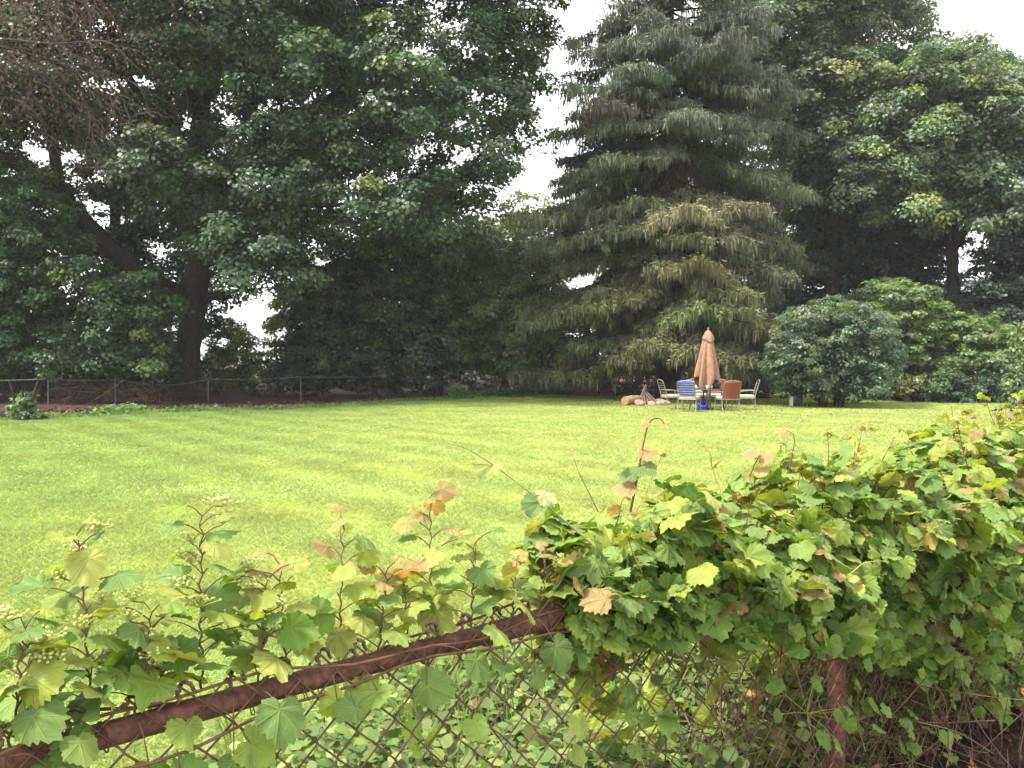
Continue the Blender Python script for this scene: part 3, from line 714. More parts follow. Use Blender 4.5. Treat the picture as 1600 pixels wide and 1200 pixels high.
# ------------------------------------------------------------------ far fence
def far_fence():
    pts_px = [(-160, 31.5), (75, 33), (180, 33.6), (325, 35), (470, 36.3), (703, 40.5), (803, 43.5), (900, 46.5), (1010, 49)]
    pts = [np.array([(x - 800) / F * Y, Y, 0]) for x, Y in pts_px]
    root = empty('chain_link_fence', pts[4], 'low grey chain link fence with a sagging top rail under the far trees', 'fence')
    hs = [.93, .93, .92, .88, .95, .97, 1.0, 1.0, 1.0]
    for p, h in zip(pts, hs):
        a = Acc(); tube(a, [p, p + np.array([0, 0, h + .05])], .034, 8, cap=True); a.obj('post', M_galv, root)
    a = Acc(); path = []
    for i in range(len(pts) - 1):
        t = np.linspace(0, 1, 6, endpoint=False)[:, None]; sag = (.22 if i == 2 else .03)
        path.append(pts[i] * (1 - t) + pts[i + 1] * t + np.array([0, 0, 1]) * (hs[i] * (1 - t) + hs[i + 1] * t - sag * np.sin(np.pi * t)))
    path = np.concatenate(path); tube(a, path, .024, 6); a.obj('top_rail', M_galv, root)
    a = Acc()
    for i in range(len(pts) - 1):
        d = pts[i + 1] - pts[i]; ln = np.linalg.norm(d); k = int(ln / .11)
        for s in range(-8, k):
            for sg in (0, 1):
                u0, u1 = (s / k, (s + 8) / k) if sg == 0 else ((s + 8) / k, s / k)
                z0, z1 = 0.0, .88
                if not (0 <= u0 <= 1 and 0 <= u1 <= 1): continue
                tube(a, [pts[i] + d * u0 + np.array([0, .03 * sg, z0]), pts[i] + d * u1 + np.array([0, .03 * sg, z1])], .0016, 3)
    a.obj('chain_link_mesh', M_galv, root)
far_fence()

# thin trunks, mound of earth and brush under the trees
def earth_things():
    p = P(935, 618, 40.5); p[2] = 0
    a = Acc(); lump(a, p + np.array([0, 0, .05]), (1.05, .8, .62), .22, 4, seed=4)
    tag(a.obj('earth_mound', M_earth), 'heap of reddish brown earth at the back of the lawn, left of the fire pit', 'mound')
    for (x0, x1, Y, h, n, lab, dirn) in ((880, 1035, 41.5, .9, 260, 'pile of dry reddish brush under the spruce, behind the fire pit', 1), (1125, 1205, 38.5, 1.1, 260, 'tangle of pale and brown brush under the spruce right of the umbrella', -1), (100, 260, 34.2, .75, 220, 'low tangle of bare brown brush along the fence at far left', 1)):
        c = P((x0 + x1) / 2, 610, Y); c[2] = 0; w = (x1 - x0) / F * Y / 2; b = Acc()
        for k in range(n):
            q = c + np.array([rng.uniform(-w, w), rng.normal(0, .4), rng.random() ** 1.5 * h * .8])
            d = nrm(rng.normal(0, 1, 3) * np.array([1, .6, .55])) * rng.uniform(.3, .8)
            t = rng.uniform(.6, 1.5) * np.array([1, 1, 1.0]) * (1.6 if dirn < 0 and rng.random() < .25 else 1)
            tube(b, smooth_path([q - d, q + rng.normal(0, .06, 3), q + d], 3), np.linspace(.022, .006, 7), 4, t)
        tag(b.obj('brush_pile', M_redtwig), lab, 'brush pile')
earth_things()

# ------------------------------------------------------------------ fire pit
fc = G(1012, 633)
stones = []
for k in range(11):
    t = k / 11 * 6.283 + .2
    if 2.6 < t < 4.1: continue
    p = fc + np.array([math.cos(t) * .72, math.sin(t) * .55, 0])
    a = Acc(); s = rng.uniform(.11, .17); lump(a, (0, 0, s * .55), (s * 1.25, s, s * .8), .25, 3, seed=30 + k)
    o = a.obj('fire_pit_stone', M_stone); o.location = p
    tag(o, 'rough pinkish stone in the ring of the fire pit beside the left chair', 'stone', 'stones of the fire pit ring')
p0 = G(976, 634); p1 = G(1003, 632); a = Acc()
q = smooth_path([p0 + np.array([0, 0, .17]), (p0 + p1) / 2 + np.array([0, .03, .19]), p1 + np.array([0, 0, .17])], 5)
tube(a, q, lerp_r([.15, .175, .17, .16], len(q)) * (1 + .05 * np.sin(np.arange(len(q)) * 2.1)), 12, cap=True)
tag(a.obj('log', M_tanlog), 'thick tan log lying at the left rim of the fire pit', 'log')
apex = fc + np.array([-.12, 0, .62])
for k in range(13):
    t = k / 13 * 6.283 + rng.normal(0, .15); b0 = fc + np.array([math.cos(t) * .42 * rng.uniform(.7, 1.3), math.sin(t) * .3, .02])
    e = apex + rng.normal(0, .05, 3) + np.array([0, 0, rng.uniform(-.25, .1)]) + (apex - b0) * .08
    a = Acc(); tube(a, smooth_path([b0, (b0 + e) / 2 + rng.normal(0, .03, 3), e], 3), np.linspace(.032, .018, 7), 6, cap=True)
    tag(a.obj('firewood_stick', M_stick), 'bare grey stick leaning in the small firewood cone of the fire pit', 'stick', 'sticks of the firewood cone')

# ------------------------------------------------------------------ table, chairs, umbrella
def cush(acc, c, s, puff=.02):
    box(acc, c, s, min(s) * .42, seg=3)
TC = G(1104, 641.5); TY = TC[1]
def make_table():
    r = empty('patio_table', TC, 'dark round patio table with the folded umbrella through its middle', 'table')
    a = Acc(); lathe(a, [(.03, .69), (.70, .69), (.72, .70), (.72, .715), (.70, .725), (.03, .725), (.03, .69)], n=40); a.obj('table_top', M_dark, r, local=True)
    for t in (-.08, 1.57, 3.2, 4.72):
        b = Acc(); c, s = math.cos(t), math.sin(t)
        tube(b, smooth_path([(c * .48, s * .48, .69), (c * .5, s * .5, .4), (c * .58, s * .58, .0)], 5), .026, 8, cap=True); b.obj('leg', M_dark, r, local=True)
    b = Acc(); lathe(b, [(.40, .30), (.42, .31), (.42, .325), (.40, .335), (.40, .30)], n=28); b.obj('brace_ring', M_dark, r, local=True)
make_table()
def make_umbrella():
    r = empty('patio_umbrella', TC + np.array([0, 0, 0]), 'folded terracotta orange patio umbrella standing through the table', 'umbrella')
    r.rotation_euler = (R(1), R(.6), 0)
    a = Acc(); tube(a, [(0, 0, .02), (0, 0, 2.66)], .02, 10, cap=True); a.obj('pole', M_frame, r, local=True)
    a = Acc(); lathe(a, [(0, 0), (.24, 0), (.25, .04), (.20, .08), (.04, .10), (.035, .25), (0, .25)], n=24); a.obj('base', M_dark, r, local=True)
    def wob(v, th):
        z = v[..., 2]; k = np.clip((2.5 - z) / 1.6, 0, 1)
        g = np.cos(th * 6 + .6)[None] + .45 * np.cos(th * 9 + 1.3)[None] + .3 * np.sin(th * 3)[None]
        rad = 1 + .40 * k * g
        v = v.copy(); v[..., 0] *= rad; v[..., 1] *= rad
        v[..., 2] += k ** 3 * (.17 * np.cos(th * 3 + 2.2)[None] + .10 * np.cos(th * 2 + .5)[None])
        v[..., 0] += -.05 * k; return v
    zz = np.linspace(2.62, .86, 26); prof = [(np.interp(z, [.86, 1.1, 1.4, 2.0, 2.3, 2.5, 2.62], [.30, .31, .29, .21, .17, .13, .025]), z) for z in zz]
    prof += [(p[0] * .93, p[1] + .01) for p in prof[-1:0:-4]]
    a = Acc(); lathe(a, prof, n=96, wob=wob); a.obj('canopy', M_umb, r, local=True)
    a = Acc(); lathe(a, [(.02, 2.645), (.10, 2.57), (.165, 2.42), (.19, 2.33), (.20, 2.29), (.185, 2.30), (.15, 2.42), (.02, 2.60)], n=48, wob=lambda v, th: np.concatenate([v[..., :2] * (1 + .10 * np.cos(th * 5)[None, :, None] * np.clip((2.6 - v[..., 2:]) / .3, 0, 1)), v[..., 2:] + .06 * np.cos(th * 2 - .4)[None, :, None] * np.clip((2.6 - v[..., 2:]) / .3, 0, 1)], -1))
    a.obj('vent_cap', M_umb, r, local=True)
    a = Acc(); lathe(a, [(0, 2.72), (.018, 2.715), (.026, 2.69), (.018, 2.665), (.03, 2.65), (0, 2.645)], n=12); a.obj('finial', M_frame, r, local=True)
make_umbrella()

def make_chair(label, slat):
    r = empty('patio_chair', (0, 0, 0), label, 'chair', 'chairs around the patio table')
    W = .29
    def leg(pts, rad=.014):
        a = Acc(); tube(a, smooth_path(pts, 5), rad, 8, cap=True); a.obj('leg', M_frame, r, local=True)
    for s in (-1, 1):
        leg([(s * W, .27, .42), (s * W, .28, .22), (s * (W + .01), .31, .0)]); leg([(s * W, -.22, .44), (s * W, -.25, .22), (s * (W + .01), -.34, .0)])
    a = Acc()                                                   # front is +y
    loop = [(-W, .27, .42), (W, .27, .42), (W, -.24, .42), (-W, -.24, .42), (-W, .27, .42)]
    for i in range(4): tube(a, [loop[i], loop[i + 1]], .015, 8, cap=True)
    a.obj('seat_frame', M_frame, r, local=True)
    for s in (-1, 1):
        a = Acc(); tube(a, smooth_path([(s * W, -.27, .66), (s * (W + .025), -.1, .67), (s * (W + .03), .15, .655), (s * (W + .02), .27, .60), (s * W, .27, .42)], 6), .014, 8, cap=True); a.obj('armrest', M_frame, r, local=True)
    a = Acc()
    for s in (-1, 1): tube(a, smooth_path([(s * W, -.22, .42), (s * W, -.28, .68), (s * W * .97, -.37, .96)], 6), .015, 8, cap=True)
    tube(a, smooth_path([(-W * .97, -.37, .96), (-W * .5, -.385, 1.0), (0, -.39, 1.01), (W * .5, -.385, 1.0), (W * .97, -.37, .96)], 6), .016, 8, cap=True)
    if slat:
        for k in range(6):
            z = .52 + k * .075; y = np.interp(z, [.42, .68, .96], [-.22, -.28, -.37]); tube(a, [(-W, y, z), (W, y, z)], .009, 6)
    a.obj('back_frame', M_frame, r, local=True)
    if not slat:
        a = Acc(); v = []
        for z in np.linspace(.40, .985, 10):
            y = np.interp(z, [.42, .68, .985], [-.22, -.28, -.378]); v += [(-W * .96, y + .004, z), (W * .96, y + .004, z), (W * .96, y - .012, z), (-W * .96, y - .012, z)]
        f = [];
        for i in range(9):
            for j in range(4): f.append((i * 4 + j, i * 4 + (j + 1) % 4, (i + 1) * 4 + (j + 1) % 4, (i + 1) * 4 + j))
        a.add(v, f + [(0, 1, 2, 3), (36, 37, 38, 39)]); a.obj('sling_back', M_sling, r, local=True)
    a = Acc(); cush(a, (0, .02, .475), (.55, .50, .09)); a.obj('seat_cushion', M_cream, r, local=True)
    return r
def copy_tree(o):
    c = o.copy(); COL.objects.link(c)
    for ch in list(o.children):
        k = ch.copy(); COL.objects.link(k); k.parent = c
    return c
sl = make_chair('slat backed metal chair with cream cushion at the left of the table, facing right', True)
sg = make_chair('rust red sling chair seen from behind at the near right of the table', False)
def at_px(o, px, Y, rz):
    o.location = ((px - 800) / F * Y, Y, 0); o.rotation_euler = (0, 0, R(rz)); return o
at_px(sl, 1048, TY + .35, -80)
c = copy_tree(sl); c['label'] = 'slat backed chair with blue towel over its back, near left of the table'; at_px(c, 1077, TY - .95, -28); towel_chair = c
c = copy_tree(sl); c['label'] = 'slat backed metal chair with cream cushion at the right of the table, facing left'; at_px(c, 1167, TY - .1, 82)
at_px(sg, 1137, TY - 1.05, 12)
c = copy_tree(sg); c['label'] = 'far side patio chair facing the camera beside the umbrella'; at_px(c, 1091, TY + 1.05, 184)
c = copy_tree(sg); c['label'] = 'far patio chair half hidden behind the near rust red chair'; at_px(c, 1121, TY + 1.15, 170)

# blue towel on the near left chair
t = empty('towel', towel_chair.location, 'blue towel hung over the back of the near left chair', 'towel', rz=towel_chair.rotation_euler.z)
a = Acc(); g = []
for i, z in enumerate(np.linspace(.50, .985, 9)):
    for j, x in enumerate(np.linspace(-.255, .255, 15)):
        y = np.interp(z, [.42, .68, .985], [-.22, -.28, -.378]) + .032 + .010 * math.sin(x * 19 + z * 3); g.append((x, y, z + .008 * math.sin(x * 11)))
f = [(i * 15 + j, i * 15 + j + 1, (i + 1) * 15 + j + 1, (i + 1) * 15 + j) for i in range(8) for j in range(14)]
a.add(g, f); o = a.obj('cloth', M_blue, t, local=True); md = o.modifiers.new('thickness', 'SOLIDIFY'); md.thickness = .012
# far white cushions on table etc.
c0 = TC + np.array([-.02, -.1, .725])
for dx, dy, lab in ((-.05, -.30, 'white cup on the table, left of its twin'), (.09, -.25, 'white cup on the table beside the dark pot')):
    a = Acc(); lathe(a, [(0, 0), (.036, 0), (.045, .11), (.041, .11), (.034, .008), (0, .008)], n=16); o = a.obj('cup', M_white); o.location = TC + np.array([dx, dy, .726]); tag(o, lab, 'cup', 'cups on the table')
r = empty('plant_pot', TC + np.array([.27, -.2, .726]), 'dark pot with a low dark plant on the table beside the umbrella', 'pot')
a = Acc(); lathe(a, [(0, 0), (.11, 0), (.15, .16), (.16, .17), (.14, .17), (.12, .13), (0, .13)], n=20); a.obj('bowl', M_black, r, local=True)
n = 160; d = rand_dir(n); d[:, 2] = np.abs(d[:, 2]); a = Acc(); place(a, LANCE, d * np.array([.12, .12, .09]) + np.array([0, 0, .15]), d + np.array([0, 0, .5]), d, rng.uniform(.05, .1, n), np.array([.03, .055, .025]) * rng.uniform(.7, 1.3, (n, 1))); a.obj('foliage', M_leaf, r, local=True, smooth=False)
# white pillow on the far chair
a = Acc(); box(a, (0, 0, 0), (.44, .12, .34), .05, seg=3); o = a.obj('pillow', M_cream); o.location = ((1091 - 800) / F * (TY + 1.05), TY + 1.22, .70); o.rotation_euler = (R(-18), 0, R(4)); tag(o, 'cream pillow leaning on the far chair behind the blue towel chair', 'pillow')
# blue bin under the table
r = empty('bucket', G(1097, 641.8), 'bright blue plastic bucket on the grass under the table', 'bucket')
a = Acc(); lathe(a, [(0, 0), (.135, 0), (.14, .01), (.168, .32), (.178, .325), (.178, .345), (.162, .345), (.132, .02), (0, .02)], n=28); a.obj('body', M_bluep, r, local=True)
a = Acc(); q = [(.172 * math.cos(t), -.03 - .172 * abs(math.sin(t)) * .35, .33 - .17 * math.sin(t)) for t in np.linspace(0, math.pi, 14)]; q = [(x, -math.sqrt(max(.0, .176 ** 2 - x * x)) - .008, z) for x, y, z in q]; tube(a, q, .005, 6); a.obj('handle', M_white, r, local=True)
# dark crate beside the lilac
r = empty('storage_crate', G(1243, 636), 'black storage crate with a pale end board at the left foot of the lilac bush', 'crate')
a = Acc(); box(a, (.03, 0, .22), (.34, .40, .44), .02); box(a, (.03, 0, .455), (.38, .44, .035), .01); a.obj('body', M_black, r, local=True)
a = Acc(); box(a, (-.17, -.05, .19), (.05, .30, .38), .008); a.obj('end_board', M_pale, r, local=True)

# ------------------------------------------------------------------ near fence
RZ = 1.07
def FP(t, z, o=0.0):
    t = np.asarray(t, float); z = np.asarray(z, float); o = np.asarray(o, float)
    x = A0[0] + DIR[0] * t + NORM[0] * o; y = A0[1] + DIR[1] * t + NORM[1] * o
    return np.stack(np.broadcast_arrays(x, y, z), -1)
def t_of(px):
    k = (px - 800) / F; return (k * A0[1] - A0[0]) / (DIR[0] - k * DIR[1])
def z_of(px, py):                 # height of that photo pixel if it lies in the fence plane
    t = t_of(px); p = FP(t, 0); return P(px, py, p[1])[2]

def near_fence():
    root = empty('rusty_chain_link_fence', FP(t_of(1310), 0), 'rusty brown chain link fence with vines, close to the camera', 'fence')
    a = Acc(); ts = np.linspace(-1.6, 1.02, 24); tube(a, FP(ts, RZ + .004 * np.sin(ts * 3)), .021, 18, cap=True); a.obj('top_rail', M_rail, root)
    a = Acc(); ts = np.linspace(1.04, 8.5, 40); tube(a, FP(ts, RZ + .006 * np.sin(ts * 2)), .021, 18, cap=True); a.obj('top_rail', M_rail, root)
    a = Acc(); tube(a, FP(np.linspace(.93, 1.13, 4), RZ), .0245, 18, cap=True); a.obj('rail_sleeve', M_rail, root)
    for px in (1310,):
        t = t_of(px); a = Acc(); tube(a, FP(np.array([t, t + .01, t]), np.array([0, .5, RZ - .022])), .030, 16, cap=True); a.obj('post', M_rail, root)
    for t in (t_of(1310) + 2.9, -1.2): a = Acc(); tube(a, FP(np.full(3, t), np.array([0, .5, RZ - .022])), .030, 16, cap=True); a.obj('post', M_rail, root)
    # woven wires
    p = .085; half = p / 2; top = RZ + .062; a = Acc(); kn = Acc(); n0, n1 = int(-1.5 / half), int(7.0 / half); rows = int((top - .04) / half)
    for i in range(n0, n1):
        k = np.arange(rows); par = (i + k) % 2
        s = (i + par) * half; z = top - k * half
        wob = .006 * np.sin(s * 7 + z * 5) + .004 * np.sin(s * 17 - z * 11)
        o = -.027 + np.where(par == 0, .0022, -.0022) + .012 * np.sin(s * 2.1 + 1) * np.clip((RZ - z) * 3, 0, 1)
        s = s + wob + np.where(par == 0, -.0012, .0012)
        # three points to a bend keep the wires rounded where they hook
        t_, z_, o_ = [], [], []
        for q in range(len(k)):
            for e in (-.12, 0, .12):
                j = q + (1 if e > 0 else -1); w = abs(e)
                if j < 0 or j >= len(k): continue
                t_.append(s[q] * (1 - w) + s[j] * w); z_.append(z[q] * (1 - w) + z[j] * w - (0 if e else 0)); o_.append(o[q] * (1 - w) + o[j] * w)
        tube(a, FP(np.array(t_), np.array(z_), np.array(o_)), .0021, 5, np.full(3, rng.uniform(.75, 1.3)))
        if (i + 0) % 2 == 0:     # knuckled selvage
            q = np.linspace(0, 1, 9); tt = s[0] + .004 + q * .026; zz = top + .006 * np.sin(q * math.pi) - .020 * q ** 2
            tube(a, FP(tt, zz, -.027 + .006 * np.sin(q * 9)), .0036, 6)
            tube(a, FP(s[0] + .003 * np.sin(q * 12), top - q * .03, -.027 + .0035 * np.cos(q * 12)), .0034, 6)
    for t in np.arange(-1.1, 6.5, .62):                       # tie wires round the rail
        th = np.linspace(0, 7.5, 22); tube(a, FP(t + .012 * th / 7.5, RZ + .0245 * np.sin(th), .0245 * np.cos(th) - .002), .0016, 5)
    a.obj('chain_link_mesh', M_wire, root)
near_fence()

# ------------------------------------------------------------------ vine leaves
def leaf_template(seed, lobed=1.0, na=44):
    r = np.random.default_rng(seed)
    deg = [0, 12, 27, 42, 52, 66, 82, 100, 113, 135, 155, 170, 180]
    rad = [1.0, .80, .60, .72, .80, .60, .48, .58, .60, .50, .38, .22, .05]
    sm = [1.0, .90, .84, .82, .82, .76, .70, .66, .62, .52, .40, .24, .05]
    rad = np.array(rad) * lobed + np.array(sm) * (1 - lobed)
    th = np.linspace(-math.pi, math.pi, na, endpoint=False); ad = np.degrees(np.abs(th))
    adj = np.convolve(np.pad(np.interp(ad, deg, rad), 2, 'wrap'), [.1, .2, .4, .2, .1], 'valid'); rr = adj * (1 + .055 * np.where(np.arange(na) % 2 == 0, 1, -1) * (ad < 165)) * (1 + r.normal(0, .03, na))
    asym = 1 + .08 * r.normal() * np.sign(th); rr = rr * asym
    rings = [.38, .72, 1.0]; v = [(0, 0, 0)]
    for q in rings:
        for t, ra in zip(th, rr): v.append((math.sin(t) * ra * q, math.cos(t) * ra * q, 0))
    v = np.array(v); x, y = v[:, 0].copy(), v[:, 1].copy(); rho = np.hypot(x, y)
    v[:, 2] = -.22 * y ** 2 * r.uniform(-.3, 2.2) + abs(x) * r.uniform(-.28, .30) - .30 * x ** 2 * r.uniform(-.4, 1.4)
    v[:, 2] += .07 * rho * np.sin(5 * np.arctan2(x, y) * r.choice([1, 1.4, 2]) + r.uniform(0, 6)) + .03 * np.sin(x * 9 + r.uniform(0, 6)) * np.sin(y * 8)
    f = []
    for j in range(na): f.append((0, 1 + j, 1 + (j + 1) % na))
    for q in range(2):
        for j in range(na):
            a_, b_ = 1 + q * na + j, 1 + q * na + (j + 1) % na; c_, d_ = b_ + na, a_ + na
            f += [(a_, d_, c_), (a_, c_, b_)]
    return v, np.array(f), np.stack([x, y], 1)
LEAVES = [leaf_template(100 + i, lob) for i, lob in enumerate((.7, .5, .3, .85, .15, .4, .6, .35, .95, .25))]
def add_leaves(acc, pos, nor, dr, size, tint):
    which = rng.integers(0, len(LEAVES), len(pos))
    z = nrm(nor); y = dr - z * np.sum(dr * z, 1, keepdims=True); y = nrm(y + 1e-6); x = np.cross(y, z)
    for k, (T, f, lc) in enumerate(LEAVES):
        m = np.where(which == k)[0]
        if not len(m): continue
        n = len(m); K = len(T)
        v = pos[m][:, None] + size[m][:, None, None] * (T[None, :, 0, None] * x[m][:, None] + T[None, :, 1, None] * y[m][:, None] + T[None, :, 2, None] * z[m][:, None])
        ff = (np.arange(n)[:, None, None] * K + f[None]).reshape(-1, 3)
        acc.add(v.reshape(-1, 3), ff, np.repeat(tint[m], K, 0), np.tile(lc, (n, 1)))

GREEN = np.array([(.085, .148, .034), (.108, .178, .040), (.142, .202, .040), (.070, .130, .034), (.168, .220, .044), (.095, .150, .042)])
YOUNG = np.array([(.255, .290, .048), (.290, .295, .075), (.300, .240, .075), (.310, .190, .090), (.240, .285, .050)])
def leaf_tints(n, young=.15, pink=.04):
    t = GREEN[rng.integers(0, len(GREEN), n)] * rng.uniform(.9, 1.4, (n, 1))
    m = rng.random(n) < young; t[m] = YOUNG[rng.integers(0, len(YOUNG), m.sum())] * rng.uniform(.85, 1.15, (m.sum(), 1))
    m = rng.random(n) < pink; t[m] = np.array([.34, .17, .10]) * rng.uniform(.7, 1.2, (m.sum(), 1))
    m = rng.random(n) < .02; t[m] = np.array([.16, .11, .05])
    t = t * (1 + .16 * rng.normal(size=(n, 1))).clip(.6, 1.5)
    return t

# ---- the heavy vine over the right part of the fence
def big_vine():
    root = empty('heavy_vine', FP(2.6, 0, .1), 'thick leafy vine smothering the right half of the rusty fence', 'vine')
    n = 8600
    t = 1.16 + 5.6 * rng.random(n) ** 1.12
    u = rng.random(n)
    hT = np.interp(t, [1.1, 1.35, 1.6, 2.4, 3.2, 4, 6], [.05, .14, .21, .21, .23, .30, .34]); hL = np.interp(t, [1.1, 1.5, 1.9, 2.4, 3.2, 4, 6], [.03, .09, .14, .32, .72, .92, .95])
    w = np.interp(t, [1.1, 1.6, 2.4, 6], [.08, .22, .30, .34])
    U = np.array([0, .16, .36, .54, .68, .84, 1.0])
    pz = np.stack([-hL, -.55 * hL, -.02 + 0 * t, .6 * hT, hT, .50 * hT, -.62 * np.clip((t - 1.1) * 1.5, .2, 1)], 1); po = np.stack([-.10 + 0 * t, -.55 * w, -.85 * w, -.75 * w, -.05 * w, .9 * w, 1.25 * w], 1)
    idx = np.clip(np.searchsorted(U, u) - 1, 0, 5); fr = (u - U[idx]) / (U[idx + 1] - U[idx]); ar = np.arange(n)
    z = pz[ar, idx] * (1 - fr) + pz[ar, idx + 1] * fr; o = po[ar, idx] * (1 - fr) + po[ar, idx + 1] * fr
    dz = pz[ar, idx + 1] - pz[ar, idx]; do = po[ar, idx + 1] - po[ar, idx]; ln = np.hypot(dz, do) + 1e-6
    no, nz = -dz / ln, do / ln                            # outward
    bump = .055 * np.sin(t * 6.1 + u * 9) + .045 * np.sin(t * 11.3 - u * 17 + 1) + .03 * np.sin(t * 23 + u * 31)
    dep = bump - .13 * rng.random(n) ** 2 + .03
    pos = FP(t, RZ + z + dep * nz, o + dep * no)
    keep = (rng.random(n) < np.interp(u, [0, .16, .3, 1], [.62, .85, 1, 1])) & (np.sin(t * 9.7 + 4 * np.sin(u * 11)) * np.sin(u * 19 + t * 3) > -.72)
    on = np.stack([NORM[0] * no, NORM[1] * no, nz], 1)
    nor = on * .55 + np.array([0, 0, .7]) + rng.normal(0, .56, (n, 3))
    dr = on * .5 + np.array([0, 0, -.85]) + rng.normal(0, .55, (n, 3))
    size = rng.uniform(.028, .066, n) * np.where(rng.random(n) < .12, 1.3, 1)
    young = np.clip((u - .42) / .3, 0, 1) * .38 + .10
    tint = leaf_tints(n, 0, .008); m = rng.random(n) < young; tint[m] = YOUNG[rng.choice([0, 0, 1, 2, 0, 4, 4, 0, 1, 4, 3], m.sum())] * rng.uniform(.85, 1.15, (m.sum(), 1))
    a = Acc(); k = np.where(keep)[0]; add_leaves(a, pos[k], nor[k], dr[k], size[k], tint[k])
    # inner dark tangle of stems
    s = Acc(); g = Acc()
    for q in range(330):
        tt = 1.25 + 4.6 * rng.random(); p = FP(tt, RZ + rng.uniform(-.16, .10), rng.uniform(-.06, .16)); d = nrm(np.array([DIR[0], DIR[1], 0]) * rng.choice([-1, 1]) * rng.uniform(.3, 1) + rng.normal(0, .6, 3) * np.array([1, 1, .8])) * rng.uniform(.08, .24)
        tube(s, smooth_path([p - d, p + rng.normal(0, .03, 3), p + d + rng.normal(0, .04, 3)], 4), np.linspace(.0024, .0011, 9), 5)
    kk = rng.choice(k, 750, replace=False)                # petioles
    for q in kk:
        e = pos[q] - on[q] * rng.uniform(.05, .09) + rng.normal(0, .025, 3) - np.array([0, 0, .02]); tube(s if rng.random() < .5 else g, [e, (e + pos[q]) / 2 + rng.normal(0, .006, 3), pos[q]], [.0016, .0013, .0011], 4)
    # upright young tips on top, and reaching tendrils
    yp, yn, yd, ys, yt = [], [], [], [], []
    for q in range(60):
        tt = 1.3 + 4.2 * rng.random(); hh = float(np.interp(tt, [1.1, 1.35, 1.6, 2.4, 3.2, 4, 6], [.05, .14, .21, .21, .23, .30, .34]))
        p = FP(tt, RZ + hh * .8, rng.uniform(-.16, .22)); H = rng.uniform(.08, .20); d = np.array([rng.normal(0, .35), rng.normal(0, .35), 1]) * H
        path = smooth_path([p, p + d * .5 + rng.normal(0, .012, 3), p + d, p + d + np.array([rng.normal(0, .03), rng.normal(0, .03), rng.uniform(-.02, .02)])], 5)
        tube(g if rng.random() < .6 else s, path, np.linspace(.002, .0009, len(path)), 5)
        for w_ in range(4):
            f_ = rng.uniform(.35, 1); i = int(f_ * (len(path) - 1)); sd = rand_dir(1)[0] * np.array([1, 1, .2]); yp.append(path[i] + sd * .012); yn.append(np.array([0, 0, 1]) + rng.normal(0, .5, 3)); yd.append(sd + np.array([0, 0, -.2])); ys.append(rng.uniform(.014, .038) * (1.25 - .6 * f_)); yt.append(YOUNG[rng.choice([0, 1, 4, 4, 0, 2, 3])] * rng.uniform(.8, 1.15))
    add_leaves(a, np.array(yp), np.array(yn), np.array(yd), np.array(ys), np.array(yt))
    s.v += g.v; s.f += [f + s.n for f in g.f]; s.t += [np.ones_like(x) * np.array([1.9, 2.6, 1.3]) for x in g.t]; s.l += g.l; s.n += g.n; s.obj('stems', M_stem, root); a.obj('foliage', M_vine, root)
big_vine()

# ---- long shoots that reach out over the lawn
def long_shoot(label, pts_px, Y, r, leaves, mat, tip=None):
    P3 = [P(x, y, Yq) for (x, y), Yq in zip(pts_px, Y)]
    root = empty('long_shoot', P3[0], label, 'vine shoot', 'long shoots reaching above the heavy vine')
    q = smooth_path(P3, 8); a = Acc(); tube(a, q, np.linspace(r, r * .4, len(q)), 6); a.obj('stem', mat, root)
    if leaves:
        b = Acc(); pp, nn, dd, ss, tt = [], [], [], [], []
        for (x, y, Yq, s, t, d) in leaves: pp.append(P(x, y, Yq)); nn.append(np.array([rng.normal(0, .3), -.45, .8])); dd.append(np.array(d)); ss.append(s); tt.append(t)
        add_leaves(b, np.array(pp), np.array(nn), np.array(dd, float), np.array(ss), np.array(tt)); b.obj('foliage', M_vine, root)
yg = (.24, .26, .08); pk = (.36, .19, .11)
long_shoot('long thin green shoot arching left over the lawn with one hanging leaf', [(925, 850), (845, 783), (770, 726), (722, 698), (690, 690)], [2.05, 2.0, 1.95, 1.9, 1.9], .0024,
           [(770, 727, 1.95, .05, yg, (-.3, 0, -1)), (848, 775, 2.0, .042, (.34, .33, .17), (.6, 0, .3)), (706, 700, 1.9, .018, yg, (0, 0, -1)), (845, 785, 2.0, .05, (.09, .15, .06), (-.2, 0, -1))], M_greenstem)
long_shoot('upright pinkish shoot with a hooked tip in front of the patio table', [(985, 800), (997, 740), (1006, 690), (1015, 660), (1030, 654), (1042, 668)], [2.3] * 6, .0034,
           [(1005, 704, 2.3, .045, pk, (1, 0, .05)), (1012, 660, 2.3, .022, pk, (-.4, 0, .4)), (1040, 662, 2.3, .022, (.36, .25, .11), (.3, 0, -1)), (990, 735, 2.3, .05, (.09, .15, .055), (-.3, 0, .3)), (1000, 728, 2.3, .05, (.10, .16, .06), (.6, 0, -.8)), (985, 760, 2.3, .05, pk, (-1, 0, .1)), (972, 718, 2.3, .028, (.2, .26, .07), (-1, 0, .2))], M_stem)
long_shoot('thin dark bare shoot between the arching shoot and the pinkish one', [(935, 800), (915, 760), (903, 735), (897, 715)], [2.2] * 4, .0016, [(894, 708, 2.2, .016, pk, (-1, 0, .1))], M_stem)
long_shoot('short hooked shoot with a red tip leaf above the middle of the heavy vine', [(1232, 740), (1240, 700), (1240, 680), (1228, 672)], [2.75] * 4, .0022, [(1227, 676, 2.75, .03, pk, (-1, 0, -.2)), (1242, 705, 2.75, .028, yg, (.8, 0, .2))], M_stem)
